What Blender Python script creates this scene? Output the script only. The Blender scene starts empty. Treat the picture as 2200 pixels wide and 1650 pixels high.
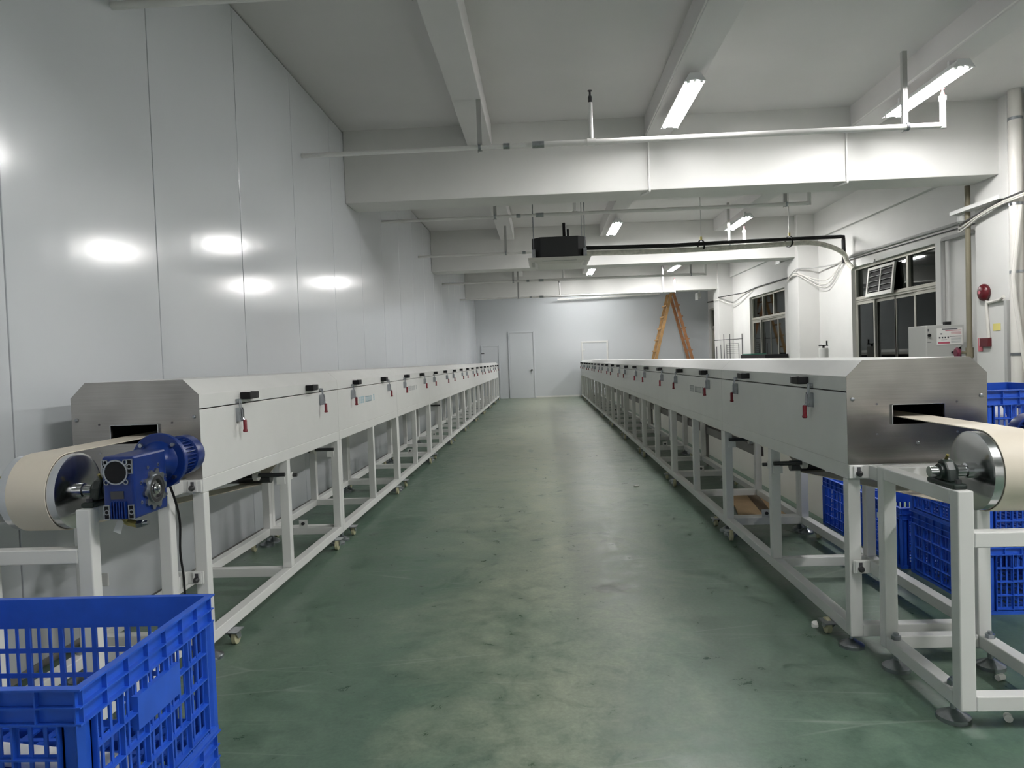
import bpy, math, random
from mathutils import Vector, Matrix
random.seed(7)
scene = bpy.context.scene
COL = scene.collection

# ------------------------------------------------------------------ camera
CAM_H = 1.25
def cam_axes(yaw, pitch, roll):
    cy, sy = math.cos(yaw), math.sin(yaw)
    r = Vector((cy, sy, 0)); f = Vector((-sy, cy, 0)); u = Vector((0, 0, 1))
    cp, sp = math.cos(pitch), math.sin(pitch)
    f, u = f * cp + u * sp, u * cp - f * sp
    cr, sr = math.cos(roll), math.sin(roll)
    r, u = r * cr + u * sr, u * cr - r * sr
    return r, u, f
cr_, cu_, cf_ = cam_axes(0.04360438, -0.0318, -0.03497423)
cd = bpy.data.cameras.new('camera'); cam = bpy.data.objects.new('camera', cd); COL.objects.link(cam)
cd.sensor_fit = 'HORIZONTAL'; cd.sensor_width = 36.0; cd.lens = 36.0 * 1550.0 / 2200.0
cd.clip_start = 0.05; cd.clip_end = 200
m = Matrix.Identity(4)
for i in range(3):
    m[i][0] = cr_[i]; m[i][1] = cu_[i]; m[i][2] = -cf_[i]
m[2][3] = CAM_H
cam.matrix_world = m
scene.camera = cam

# ------------------------------------------------------------------ world, exposure
w = bpy.data.worlds.new('night'); scene.world = w; w.use_nodes = True
w.node_tree.nodes['Background'].inputs[0].default_value = (0.035, 0.042, 0.045, 1)
w.node_tree.nodes['Background'].inputs[1].default_value = 0.6
scene.view_settings.view_transform = 'Standard'
scene.view_settings.look = 'None'
scene.view_settings.gamma = 1.0
scene.view_settings.use_curve_mapping = False
scene.view_settings.exposure = 0.66
TUBE_POWER = 140.0

# ------------------------------------------------------------------ materials
def newmat(name):
    mt = bpy.data.materials.new(name); mt.use_nodes = True
    nt = mt.node_tree; b = nt.nodes['Principled BSDF']
    return mt, nt, b
def plain(name, col, rough=0.5, metal=0.0, noise=0.0, nscale=8.0, spec=None, bump=0.0, coat=0.0):
    mt, nt, b = newmat(name)
    b.inputs['Base Color'].default_value = (*col, 1)
    b.inputs['Roughness'].default_value = rough
    b.inputs['Metallic'].default_value = metal
    if spec is not None: b.inputs['Specular IOR Level'].default_value = spec
    if coat: b.inputs['Coat Weight'].default_value = coat
    if noise or bump:
        tc = nt.nodes.new('ShaderNodeTexCoord'); n = nt.nodes.new('ShaderNodeTexNoise')
        n.inputs['Scale'].default_value = nscale; n.inputs['Detail'].default_value = 4
        nt.links.new(tc.outputs['Object'], n.inputs['Vector'])
        if noise:
            r = nt.nodes.new('ShaderNodeValToRGB')
            r.color_ramp.elements[0].position = 0.3; r.color_ramp.elements[1].position = 0.7
            r.color_ramp.elements[0].color = (*[c * (1 - noise) for c in col], 1)
            r.color_ramp.elements[1].color = (*[min(1, c * (1 + noise * .6)) for c in col], 1)
            nt.links.new(n.outputs['Fac'], r.inputs['Fac']); nt.links.new(r.outputs['Color'], b.inputs['Base Color'])
        if bump:
            bp = nt.nodes.new('ShaderNodeBump'); bp.inputs['Strength'].default_value = bump; bp.inputs['Distance'].default_value = 0.01
            nt.links.new(n.outputs['Fac'], bp.inputs['Height']); nt.links.new(bp.outputs['Normal'], b.inputs['Normal'])
    return mt
M = {}
M['white_paint'] = plain('white_powder_coat', (0.74, 0.74, 0.72), 0.38, noise=0.03, nscale=5)
M['plaster'] = plain('white_wall_paint', (0.66, 0.655, 0.635), 0.7, noise=0.03, nscale=2.5, bump=0.02)
M['ceiling'] = plain('white_ceiling_paint', (0.67, 0.655, 0.65), 0.75, noise=0.03, nscale=1.5)
M['zinc'] = plain('zinc_plated', (0.40, 0.42, 0.45), 0.30, 1.0, noise=0.15, nscale=40)
M['steel'] = plain('polished_steel', (0.62, 0.63, 0.64), 0.18, 1.0, noise=0.1, nscale=6)
M['dark_steel'] = plain('dark_steel_bar', (0.09, 0.09, 0.095), 0.4, 0.8)
M['black'] = plain('black_plastic', (0.010, 0.010, 0.011), 0.55, spec=0.25)
M['black_rubber'] = plain('black_rubber', (0.02, 0.02, 0.02), 0.75)
M['red'] = plain('red_grip', (0.19, 0.005, 0.015), 0.4)
M['red_alarm'] = plain('red_alarm_plastic', (0.10, 0.007, 0.012), 0.3)
M['pink'] = plain('faded_red_sign', (0.62, 0.16, 0.2), 0.5)
M['crate'] = plain('blue_crate_plastic', (0.018, 0.098, 0.56), 0.4, noise=0.12, nscale=14)
M['motor_blue'] = plain('blue_motor_paint', (0.004, 0.024, 0.16), 0.3, noise=0.1, nscale=20)
M['belt'] = plain('cream_belt', (0.74, 0.67, 0.56), 0.55, noise=0.04, nscale=10)
M['bearing'] = plain('dark_green_cast_iron', (0.012, 0.022, 0.018), 0.4, noise=0.2, nscale=30)
M['alu'] = plain('anodised_window_frame', (0.42, 0.41, 0.36), 0.4, 0.6)
M['olive'] = plain('olive_pipe_paint', (0.19, 0.17, 0.115), 0.5)
M['pale_pipe'] = plain('pale_pvc_pipe', (0.66, 0.64, 0.60), 0.45)
M['grey_pipe'] = plain('grey_conduit', (0.42, 0.42, 0.41), 0.5)
M['white_pipe'] = plain('white_sprinkler_pipe', (0.78, 0.77, 0.75), 0.4)
M['dark_cable'] = plain('dark_cable', (0.05, 0.05, 0.05), 0.5)
M['foam'] = plain('black_foam_insulation', (0.014, 0.014, 0.015), 0.8)
M['foil'] = plain('wrapped_duct', (0.70, 0.68, 0.60), 0.5, noise=0.25, nscale=14, bump=0.08)
M['ac_dark'] = plain('dark_ac_casing', (0.03, 0.031, 0.034), 0.45)
M['ac_white'] = plain('ac_panel_white', (0.66, 0.65, 0.61), 0.45)
M['wood_l'] = plain('ladder_pine', (0.52, 0.30, 0.12), 0.6, noise=0.3, nscale=7)
M['wood_r'] = plain('ladder_red_pine', (0.42, 0.19, 0.08), 0.6, noise=0.3, nscale=7)
M['card'] = plain('cardboard', (0.55, 0.38, 0.22), 0.8, noise=0.08, nscale=10)
M['card_dark'] = plain('brown_tape', (0.16, 0.095, 0.05), 0.5)
M['paper'] = plain('white_paper', (0.78, 0.77, 0.74), 0.7)
M['cabinet'] = plain('grey_cabinet_paint', (0.46, 0.46, 0.44), 0.45)
M['wheel'] = plain('cream_nylon_wheel', (0.55, 0.52, 0.34), 0.5)
M['panel_gap'] = plain('dark_gap', (0.025, 0.025, 0.027), 0.9)
M['partition'] = plain('cream_partition', (0.82, 0.81, 0.74), 0.6, noise=0.04, nscale=2)
M['tray'] = plain('grey_cable_tray', (0.24, 0.23, 0.22), 0.5, noise=0.1, nscale=3)
M['ink_blue'] = plain('faded_blue_ink', (0.36, 0.56, 0.64), 0.5)
M['ink_grey'] = plain('faded_grey_ink', (0.42, 0.44, 0.45), 0.5)
M['ink_dark'] = plain('dark_print', (0.08, 0.08, 0.09), 0.6)
M['ink_red'] = plain('red_print', (0.5, 0.10, 0.15), 0.6)
M['yellow'] = plain('yellow_marking', (0.7, 0.62, 0.2), 0.6)
M['green_cloth'] = plain('green_cloth', (0.05, 0.2, 0.14), 0.8)
M['valve_red'] = plain('valve_wheel_red', (0.11, 0.012, 0.03), 0.45)
M['brass'] = plain('oily_brass', (0.30, 0.26, 0.09), 0.35, 0.7, noise=0.3, nscale=30)
M['clear'] = plain('milky_plastic', (0.6, 0.62, 0.6), 0.3)
M['inside'] = plain('dark_oven_lining', (0.05, 0.05, 0.05), 0.6)
M['lamp_body'] = plain('lamp_housing_white', (0.8, 0.8, 0.8), 0.35)

def emis(name, col, s):
    mt = bpy.data.materials.new(name); mt.use_nodes = True; nt = mt.node_tree
    nt.nodes.clear(); o = nt.nodes.new('ShaderNodeOutputMaterial'); e = nt.nodes.new('ShaderNodeEmission')
    e.inputs[0].default_value = (*col, 1); e.inputs[1].default_value = s
    nt.links.new(e.outputs[0], o.inputs[0]); return mt
M['tube'] = emis('fluorescent_tube', (1.0, 0.988, 0.975), TUBE_POWER*0.70)
M['tube_window'] = emis('fluorescent_tube_window_row', (1.0, 0.988, 0.975), TUBE_POWER*1.25)
M['tube_far_fill'] = emis('added_far_fill_tube', (1.0, 0.988, 0.975), TUBE_POWER*0.75)

def wall_panel_mat():
    mt, nt, b = newmat('glossy_grey_steel_panel')
    b.inputs['Base Color'].default_value = (0.615, 0.64, 0.665, 1)
    b.inputs['Specular IOR Level'].default_value = 0.6
    tc = nt.nodes.new('ShaderNodeTexCoord'); mp = nt.nodes.new('ShaderNodeMapping')
    mp.inputs['Scale'].default_value = (1, 9, 0.5)
    n = nt.nodes.new('ShaderNodeTexNoise'); n.inputs['Scale'].default_value = 1.6; n.inputs['Detail'].default_value = 3
    nt.links.new(tc.outputs['Object'], mp.inputs['Vector']); nt.links.new(mp.outputs['Vector'], n.inputs['Vector'])
    r = nt.nodes.new('ShaderNodeMapRange'); r.inputs['To Min'].default_value = 0.13; r.inputs['To Max'].default_value = 0.17
    nt.links.new(n.outputs['Fac'], r.inputs['Value']); nt.links.new(r.outputs['Result'], b.inputs['Roughness'])
    mp2 = nt.nodes.new('ShaderNodeMapping'); mp2.inputs['Scale'].default_value = (1, 5, 0.25)
    n2 = nt.nodes.new('ShaderNodeTexNoise'); n2.inputs['Scale'].default_value = 1.0; n2.inputs['Detail'].default_value = 1
    nt.links.new(tc.outputs['Object'], mp2.inputs['Vector']); nt.links.new(mp2.outputs['Vector'], n2.inputs['Vector'])
    bp = nt.nodes.new('ShaderNodeBump'); bp.inputs['Strength'].default_value = 0.25; bp.inputs['Distance'].default_value = 0.004
    nt.links.new(n2.outputs['Fac'], bp.inputs['Height']); nt.links.new(bp.outputs['Normal'], b.inputs['Normal'])
    return mt
M['wall_panel'] = wall_panel_mat()

def brushed():
    mt, nt, b = newmat('brushed_stainless')
    b.inputs['Metallic'].default_value = 1.0
    tc = nt.nodes.new('ShaderNodeTexCoord'); mp = nt.nodes.new('ShaderNodeMapping')
    mp.inputs['Scale'].default_value = (1.2, 1, 60)
    n = nt.nodes.new('ShaderNodeTexNoise'); n.inputs['Scale'].default_value = 3.0; n.inputs['Detail'].default_value = 5
    nt.links.new(tc.outputs['Object'], mp.inputs['Vector']); nt.links.new(mp.outputs['Vector'], n.inputs['Vector'])
    n2 = nt.nodes.new('ShaderNodeTexNoise'); n2.inputs['Scale'].default_value = 4.0; n2.inputs['Detail'].default_value = 2
    nt.links.new(tc.outputs['Object'], n2.inputs['Vector'])
    mx = nt.nodes.new('ShaderNodeMath'); mx.operation = 'MULTIPLY_ADD'; mx.inputs[1].default_value = 0.35
    nt.links.new(n.outputs['Fac'], mx.inputs[0]); nt.links.new(n2.outputs['Fac'], mx.inputs[2])
    r = nt.nodes.new('ShaderNodeValToRGB')
    r.color_ramp.elements[0].position = 0.45; r.color_ramp.elements[1].position = 0.85
    r.color_ramp.elements[0].color = (0.31, 0.295, 0.28, 1); r.color_ramp.elements[1].color = (0.46, 0.44, 0.425, 1)
    nt.links.new(mx.outputs[0], r.inputs['Fac']); nt.links.new(r.outputs['Color'], b.inputs['Base Color'])
    b.inputs['Roughness'].default_value = 0.27
    b.inputs['Anisotropic'].default_value = 0.35
    return mt
M['stainless'] = brushed()

def floor_mat():
    mt, nt, b = newmat('green_epoxy_floor')
    N, L = nt.nodes, nt.links
    tc = N.new('ShaderNodeTexCoord')
    def noise(scale, detail=4, mscale=None, rot=None, rough=0.55, dist=0.0):
        n = N.new('ShaderNodeTexNoise'); n.inputs['Scale'].default_value = scale; n.inputs['Detail'].default_value = detail
        n.inputs['Roughness'].default_value = rough; n.inputs['Distortion'].default_value = dist
        if mscale:
            mp = N.new('ShaderNodeMapping'); mp.inputs['Scale'].default_value = mscale
            if rot: mp.inputs['Rotation'].default_value = (0, 0, rot)
            L.new(tc.outputs['Object'], mp.inputs['Vector']); L.new(mp.outputs['Vector'], n.inputs['Vector'])
        else: L.new(tc.outputs['Object'], n.inputs['Vector'])
        return n
    def ramp(src, stops):
        r = N.new('ShaderNodeValToRGB'); e = r.color_ramp.elements
        while len(e) < len(stops): e.new(0.5)
        for k, (p, c) in enumerate(stops): e[k].position = p; e[k].color = (*c, 1)
        L.new(src, r.inputs['Fac']); return r
    def mix(fac, a, bb, mode='MIX'):
        x = N.new('ShaderNodeMix'); x.data_type = 'RGBA'; x.blend_type = mode
        if isinstance(fac, float): x.inputs['Factor'].default_value = fac
        else: L.new(fac, x.inputs['Factor'])
        for s, v in ((6, a), (7, bb)):
            if isinstance(v, tuple): x.inputs[s].default_value = (*v, 1)
            else: L.new(v, x.inputs[s])
        return x.outputs[2]
    big = noise(0.8, 5)
    base = ramp(big.outputs['Fac'], [(0.3, (0.070, 0.128, 0.092)), (0.5, (0.100, 0.160, 0.120)), (0.72, (0.142, 0.196, 0.154))])
    # traffic wear: dusty paler track down the middle of the aisle, breaking up towards its edges
    sep = N.new('ShaderNodeSeparateXYZ'); L.new(tc.outputs['Object'], sep.inputs[0])
    ab = N.new('ShaderNodeMath'); ab.operation = 'ABSOLUTE'; L.new(sep.outputs['X'], ab.inputs[0])
    wn = noise(1.7, 6, rough=0.7, dist=0.8)
    wm = N.new('ShaderNodeMath'); wm.operation = 'MULTIPLY_ADD'; wm.inputs[1].default_value = -0.55; L.new(ab.outputs[0], wm.inputs[0]); L.new(wn.outputs['Fac'], wm.inputs[2])
    # paler colour mixed in more strongly deeper in the hall
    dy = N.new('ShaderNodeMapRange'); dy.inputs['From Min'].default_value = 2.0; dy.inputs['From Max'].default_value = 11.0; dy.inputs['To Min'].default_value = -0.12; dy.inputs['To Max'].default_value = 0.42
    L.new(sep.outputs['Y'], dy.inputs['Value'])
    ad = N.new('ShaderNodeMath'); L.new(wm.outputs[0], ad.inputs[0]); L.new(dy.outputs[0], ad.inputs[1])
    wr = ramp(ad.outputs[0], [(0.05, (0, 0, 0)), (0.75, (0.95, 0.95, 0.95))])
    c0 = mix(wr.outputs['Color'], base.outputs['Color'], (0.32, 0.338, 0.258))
    mid = noise(9, 9, rough=0.72, dist=0.5)
    md = ramp(mid.outputs['Fac'], [(0.30, (0.50, 0.60, 0.55)), (0.5, (0.95, 0.96, 0.95)), (0.72, (1.3, 1.27, 1.22))])
    c = mix(1.0, c0, md.outputs['Color'], 'MULTIPLY')
    fine = noise(60, 4, rough=0.7)
    fd = ramp(fine.outputs['Fac'], [(0.3, (0.8, 0.82, 0.8)), (0.7, (1.15, 1.13, 1.12))])
    c = mix(0.85, c, fd.outputs['Color'], 'MULTIPLY')
    # dark worn patches and tread marks
    dk = noise(2.3, 7, rough=0.7, dist=1.5)
    dm = ramp(dk.outputs['Fac'], [(0.585, (0, 0, 0)), (0.70, (0.8, 0.8, 0.8))])
    c = mix(dm.outputs['Color'], c, (0.040, 0.085, 0.060))
    # pale scuffs
    for sc, rot, lo in (((0.35, 9, 1), 0.5, 0.70), ((0.3, 11, 1), -0.9, 0.71), ((0.5, 7, 1), 1.35, 0.72)):
        s = noise(2.2, 5, sc, rot, rough=0.6)
        sm = ramp(s.outputs['Fac'], [(lo - 0.03, (0, 0, 0)), (lo + 0.06, (0.4, 0.4, 0.4))])
        c = mix(sm.outputs['Color'], c, (0.19, 0.25, 0.20))
    # long fine scratches
    for rot, off in ((0.42, 0.0), (-0.30, 3.1), (1.1, 7.7)):
        mp = N.new('ShaderNodeMapping'); mp.inputs['Rotation'].default_value = (0, 0, rot); mp.inputs['Scale'].default_value = (0.10, 0.8, 1)
        mp.inputs['Location'].default_value = (off, off, 0)
        L.new(tc.outputs['Object'], mp.inputs['Vector'])
        v = N.new('ShaderNodeTexVoronoi'); v.feature = 'DISTANCE_TO_EDGE'; v.inputs['Scale'].default_value = 1.6
        L.new(mp.outputs['Vector'], v.inputs['Vector'])
        lm = ramp(v.outputs['Distance'], [(0.0, (0.3, 0.3, 0.3)), (0.0022, (0, 0, 0))])
        gate = noise(1.3, 2)
        gm = ramp(gate.outputs['Fac'], [(0.5, (0, 0, 0)), (0.6, (1, 1, 1))])
        c = mix(mix(1.0, lm.outputs['Color'], gm.outputs['Color'], 'MULTIPLY'), c, (0.34, 0.38, 0.33))
    # oily stain in the aisle
    mp = N.new('ShaderNodeMapping'); mp.inputs['Location'].default_value = (-0.33, -3.90, 0); mp.vector_type = 'POINT'
    L.new(tc.outputs['Object'], mp.inputs['Vector'])
    nv = noise(9, 4)
    add = N.new('ShaderNodeVectorMath'); add.operation = 'MULTIPLY_ADD'; add.inputs[1].default_value = (0.22, 0.22, 0); 
    L.new(nv.outputs['Color'], add.inputs[0]); L.new(mp.outputs['Vector'], add.inputs[2])
    sub = N.new('ShaderNodeVectorMath'); sub.operation = 'SUBTRACT'; sub.inputs[1].default_value = (0.11, 0.11, 0)
    L.new(add.outputs[0], sub.inputs[0])
    ln = N.new('ShaderNodeVectorMath'); ln.operation = 'LENGTH'; L.new(sub.outputs[0], ln.inputs[0])
    st = ramp(ln.outputs['Value'], [(0.05, (0.9, 0.9, 0.9)), (0.12, (0, 0, 0))])
    c = mix(st.outputs['Color'], c, (0.055, 0.068, 0.055))
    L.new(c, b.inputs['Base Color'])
    rr = N.new('ShaderNodeMapRange'); rr.inputs['From Min'].default_value = 0.3; rr.inputs['From Max'].default_value = 0.7
    rr.inputs['To Min'].default_value = 0.24; rr.inputs['To Max'].default_value = 0.50
    L.new(mid.outputs['Fac'], rr.inputs['Value']); L.new(rr.outputs['Result'], b.inputs['Roughness'])
    bp = N.new('ShaderNodeBump'); bp.inputs['Strength'].default_value = 0.12; bp.inputs['Distance'].default_value = 0.01
    L.new(mid.outputs['Fac'], bp.inputs['Height']); L.new(bp.outputs['Normal'], b.inputs['Normal'])
    b.inputs['Specular IOR Level'].default_value = 0.5
    return mt
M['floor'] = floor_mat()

def glass_mat():
    mt = bpy.data.materials.new('dark_window_glass'); mt.use_nodes = True; nt = mt.node_tree
    nt.nodes.clear(); o = nt.nodes.new('ShaderNodeOutputMaterial')
    t = nt.nodes.new('ShaderNodeBsdfTransparent'); t.inputs[0].default_value = (0.30, 0.36, 0.34, 1)
    g = nt.nodes.new('ShaderNodeBsdfGlossy'); g.inputs['Roughness'].default_value = 0.03
    g.inputs['Color'].default_value = (0.75, 0.78, 0.76, 1)
    f = nt.nodes.new('ShaderNodeFresnel'); f.inputs[0].default_value = 1.52
    mxx = nt.nodes.new('ShaderNodeMixShader')
    nt.links.new(f.outputs[0], mxx.inputs[0]); nt.links.new(t.outputs[0], mxx.inputs[1]); nt.links.new(g.outputs[0], mxx.inputs[2])
    nt.links.new(mxx.outputs[0], o.inputs[0]); return mt
M['glass'] = glass_mat()
M['night'] = plain('night_yard_ground', (0.03, 0.035, 0.03), 0.9)

# ------------------------------------------------------------------ mesh builder
class MB:
    def __init__(s): s.v = []; s.f = []
    def _add(s, vs, fs):
        n = len(s.v); s.v += [tuple(p) for p in vs]; s.f += [tuple(i + n for i in f) for f in fs]; return s
    def box(s, x0, x1, y0, y1, z0, z1):
        if x0 > x1: x0, x1 = x1, x0
        if y0 > y1: y0, y1 = y1, y0
        if z0 > z1: z0, z1 = z1, z0
        vs = [(x0,y0,z0),(x1,y0,z0),(x1,y1,z0),(x0,y1,z0),(x0,y0,z1),(x1,y0,z1),(x1,y1,z1),(x0,y1,z1)]
        return s._add(vs, [(0,3,2,1),(4,5,6,7),(0,1,5,4),(1,2,6,5),(2,3,7,6),(3,0,4,7)])
    def prism(s, poly, axis, a0, a1):
        # poly: list of 2D points; axis 'x': (y,z); 'y': (x,z); 'z': (x,y)
        def mk(p, a):
            return {'x': (a, p[0], p[1]), 'y': (p[0], a, p[1]), 'z': (p[0], p[1], a)}[axis]
        n = len(poly)
        area = sum(poly[i][0]*poly[(i+1)%n][1]-poly[(i+1)%n][0]*poly[i][1] for i in range(n))
        if (area < 0): poly = poly[::-1]
        if a0 > a1: a0, a1 = a1, a0
        vs = [mk(p, a0) for p in poly] + [mk(p, a1) for p in poly]
        fs = [tuple(range(n))[::-1], tuple(range(n, 2*n))] + [(i, (i+1)%n, n+(i+1)%n, n+i) for i in range(n)]
        if axis == 'y': fs = [f[::-1] for f in fs]
        return s._add(vs, fs)
    def cyl(s, p0, p1, r, n=16, r2=None, caps=True):
        p0, p1 = Vector(p0), Vector(p1); r2 = r if r2 is None else r2
        d = (p1 - p0).normalized(); a = d.orthogonal().normalized(); b = d.cross(a)
        vs = []
        for p, rr in ((p0, r), (p1, r2)):
            for i in range(n):
                t = 2*math.pi*i/n; vs.append(p + a*math.cos(t)*rr + b*math.sin(t)*rr)
        fs = [(i, (i+1)%n, n+(i+1)%n, n+i) for i in range(n)]
        if caps: fs += [tuple(range(n))[::-1], tuple(range(n, 2*n))]
        return s._add(vs, fs)
    def ring(s, c, axis, r_out, r_in, h, n=24):
        # annulus of thickness h starting at c, along unit axis
        c = Vector(c); d = Vector(axis).normalized(); a = d.orthogonal().normalized(); b = d.cross(a)
        vs = []
        for rr, k in ((r_out,0),(r_out,h),(r_in,h),(r_in,0)):
            for i in range(n):
                t = 2*math.pi*i/n; vs.append(c + d*k + a*math.cos(t)*rr + b*math.sin(t)*rr)
        fs = []
        for q in range(4):
            q2 = (q+1)%4
            fs += [(q*n+i, q*n+(i+1)%n, q2*n+(i+1)%n, q2*n+i) for i in range(n)]
        return s._add(vs, fs)
    def lathe(s, c, axis, prof, n=24):
        # prof: list of (dist along axis, radius)
        c = Vector(c); d = Vector(axis).normalized(); a = d.orthogonal().normalized(); b = d.cross(a)
        vs = []
        for k, rr in prof:
            for i in range(n):
                t = 2*math.pi*i/n; vs.append(c + d*k + a*math.cos(t)*rr + b*math.sin(t)*rr)
        fs = []
        for q in range(len(prof)-1):
            fs += [(q*n+i, q*n+(i+1)%n, (q+1)*n+(i+1)%n, (q+1)*n+i) for i in range(n)]
        fs += [tuple(range(n))[::-1], tuple(range((len(prof)-1)*n, len(prof)*n))]
        return s._add(vs, fs)
    def tube(s, pts, r, n=8):
        pts = [Vector(p) for p in pts]; vs = []; ref = None
        for i, p in enumerate(pts):
            d = (pts[min(i+1, len(pts)-1)] - pts[max(i-1, 0)]).normalized()
            if ref is None: a = d.orthogonal().normalized()
            else:
                a = (ref - d*ref.dot(d))
                a = a.normalized() if a.length > 1e-5 else d.orthogonal().normalized()
            ref = a; b = d.cross(a)
            for k in range(n):
                t = 2*math.pi*k/n; vs.append(p + a*math.cos(t)*r + b*math.sin(t)*r)
        m_ = len(pts); fs = []
        for i in range(m_-1):
            fs += [(i*n+k, i*n+(k+1)%n, (i+1)*n+(k+1)%n, (i+1)*n+k) for k in range(n)]
        fs += [tuple(range(n))[::-1], tuple(range((m_-1)*n, m_*n))]
        return s._add(vs, fs)
    def xf(s, mat):
        s.v = [tuple(mat @ Vector(p)) for p in s.v]; return s

def smooth_path(pts, k=6):
    pts = [Vector(p) for p in pts]; out = []
    for i in range(len(pts)-1):
        p0 = pts[max(i-1,0)]; p1 = pts[i]; p2 = pts[i+1]; p3 = pts[min(i+2,len(pts)-1)]
        for j in range(k):
            t = j/k
            out.append(0.5*((2*p1)+(p2-p0)*t+(2*p0-5*p1+4*p2-p3)*t*t+(3*p1-p0-3*p2+p3)*t**3))
    out.append(pts[-1]); return out

def root_loc(o):
    while o.parent: o = o.parent
    return Vector(o.location)
def obj(name, mb, mat, parent=None, smooth=False, bev=0.0, origin=None, label=None):
    me = bpy.data.meshes.new(name)
    off = root_loc(parent) if parent else (Vector(origin) if origin else Vector((0,0,0)))
    me.from_pydata([tuple(Vector(p) - off) for p in mb.v], [], mb.f)
    me.materials.append(M[mat] if isinstance(mat, str) else mat)
    if smooth:
        me.polygons.foreach_set('use_smooth', [True]*len(me.polygons))
        me.update()
        try: me.set_sharp_from_angle(angle=math.radians(35))
        except Exception: pass
    me.update()
    o = bpy.data.objects.new(name, me); COL.objects.link(o)
    if parent: o.parent = parent
    elif origin: o.location = origin
    if bev:
        md = o.modifiers.new('bevel', 'BEVEL'); md.width = bev; md.segments = 2; md.limit_method = 'ANGLE'; md.angle_limit = math.radians(40)
    if label: o['label'] = label
    return o
def thing(name, label, cat, loc, group=None):
    o = bpy.data.objects.new(name, None); COL.objects.link(o); o.location = loc
    o.empty_display_size = 0.1
    o['label'] = label; o['category'] = cat
    if group: o['group'] = group
    return o
def tag(o, label, cat, group=None):
    o['label'] = label; o['category'] = cat
    if group: o['group'] = group
    return o
def struct(o, label=None):
    o['kind'] = 'structure'
    if label: o['label'] = label
    return o
def copy_tree(o, parent=None):
    c = o.copy(); COL.objects.link(c); c.parent = parent
    for ch in list(o.children): copy_tree(ch, c)
    return c
def inst(src, parent, loc=(0,0,0)):
    c = src.copy(); COL.objects.link(c); c.parent = parent; c.location = loc; return c

# ------------------------------------------------------------------ room shell
XL, XR, YB, YF, ZC = -2.2, 5.5, -6.4, 24.1, 3.94
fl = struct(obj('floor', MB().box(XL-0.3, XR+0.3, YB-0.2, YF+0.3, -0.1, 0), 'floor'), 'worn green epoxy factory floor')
ce = struct(obj('ceiling', MB().box(XL-0.3, XR+0.3, YB-0.2, YF+0.3, ZC, ZC+0.15), 'ceiling'), 'white painted concrete ceiling with deep beams')
BEAMS = [-4.61, 1.82, 8.25, 14.68, 21.10]
for y in BEAMS:
    obj('crossbeam', MB().box(XL+0.001, XR, y, y+0.5, 3.12, ZC+0.01), 'plaster', ce, bev=0.008)
JX = [-0.77, 1.23, 3.5]
for x in JX:
    edges = [YB] + [v for y in BEAMS for v in (y, y+0.5)] + [YF]
    for a, b_ in zip(edges[::2], edges[1::2]):
        obj('joist', MB().box(x, x+0.275, a, b_, 3.70, ZC+0.01), 'ceiling', ce, bev=0.006)

# left wall of upright sandwich panels
wl = struct(obj('wall_left', MB().box(XL-0.12, XL-0.045, YB-0.1, YF+0.1, 0, ZC), 'panel_gap'), 'pale grey glossy panel wall')
py = 2.895 - 8*1.2
pan = None
while py < YF:
    y0, y1 = max(py, YB), min(py+1.2, YF)
    if y1 - y0 > 1.19 and pan:
        inst(pan, wl, (0, y0 - pan_y, 0))
    else:
        o = obj('panel', MB().box(XL-0.05, XL, y0+0.004, y1-0.004, 0.03, ZC-0.016), 'wall_panel', wl, bev=0.003)
        if y1 - y0 > 1.19: pan = o; pan_y = y0
    py += 1.2
bl = struct(obj('baseboard_left', MB().box(XL-0.04, XL+0.004, YB, YF, 0, 0.03), 'tray'), 'dark channel at the foot of the panel wall')

# far wall with door and hatches
wf = struct(obj('wall_far', MB().box(XL-0.12, XR+0.2, YF, YF+0.1, 0, ZC), 'wall_panel'), 'pale grey panel wall at the far end')
struct(obj('baseboard_far', MB().box(-0.25, 1.2, YF-0.012, YF, 0, 0.05), 'white_paint'))
d1 = struct(obj('door_1', MB().box(-1.075, -0.305, YF-0.02, YF-0.001, 0.0, 2.17), 'wall_panel', origin=(-0.69, YF-0.01, 0)), 'flush grey door in the far wall')
f = MB(); f.box(-1.13, -1.08, YF-0.035, YF-0.001, 0, 2.225); f.box(-0.30, -0.25, YF-0.035, YF-0.001, 0, 2.225); f.box(-1.08, -0.30, YF-0.035, YF-0.001, 2.175, 2.225)
obj('door_frame', f, 'wall_panel', d1, bev=0.004)
h = MB(); h.cyl((-0.37, YF-0.02, 0.93), (-0.37, YF-0.07, 0.93), 0.03, 12); h.box(-0.385, -0.37, YF-0.075, YF-0.055, 0.80, 0.94)
obj('handle', h, 'black', d1)
for (x0, x1, z1, nm) in ((1.30, 2.18, 1.82, 'r'), (-2.05, -1.42, 1.80, 'l')):
    hb = MB().box(x0+0.05, x1-0.05, YF-0.02, YF-0.001, 0.02, z1-0.05)
    ho = obj('hatch_panel', hb, 'wall_panel', wf)
    fr = MB(); fr.box(x0, x0+0.05, YF-0.035, YF-0.001, 0.02, z1); fr.box(x1-0.05, x1, YF-0.035, YF-0.001, 0.02, z1); fr.box(x0+0.05, x1-0.05, YF-0.035, YF-0.001, z1-0.05, z1)
    obj('hatch_frame', fr, 'white_paint' if nm == 'r' else 'wall_panel', ho, bev=0.003)
    lt = MB().box(x0+0.01, x0+0.11, YF-0.05, YF-0.036, 1.52, 1.545)
    obj('hatch_latch', lt, 'ac_dark' if nm == 'l' else 'white_paint', ho)

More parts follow.
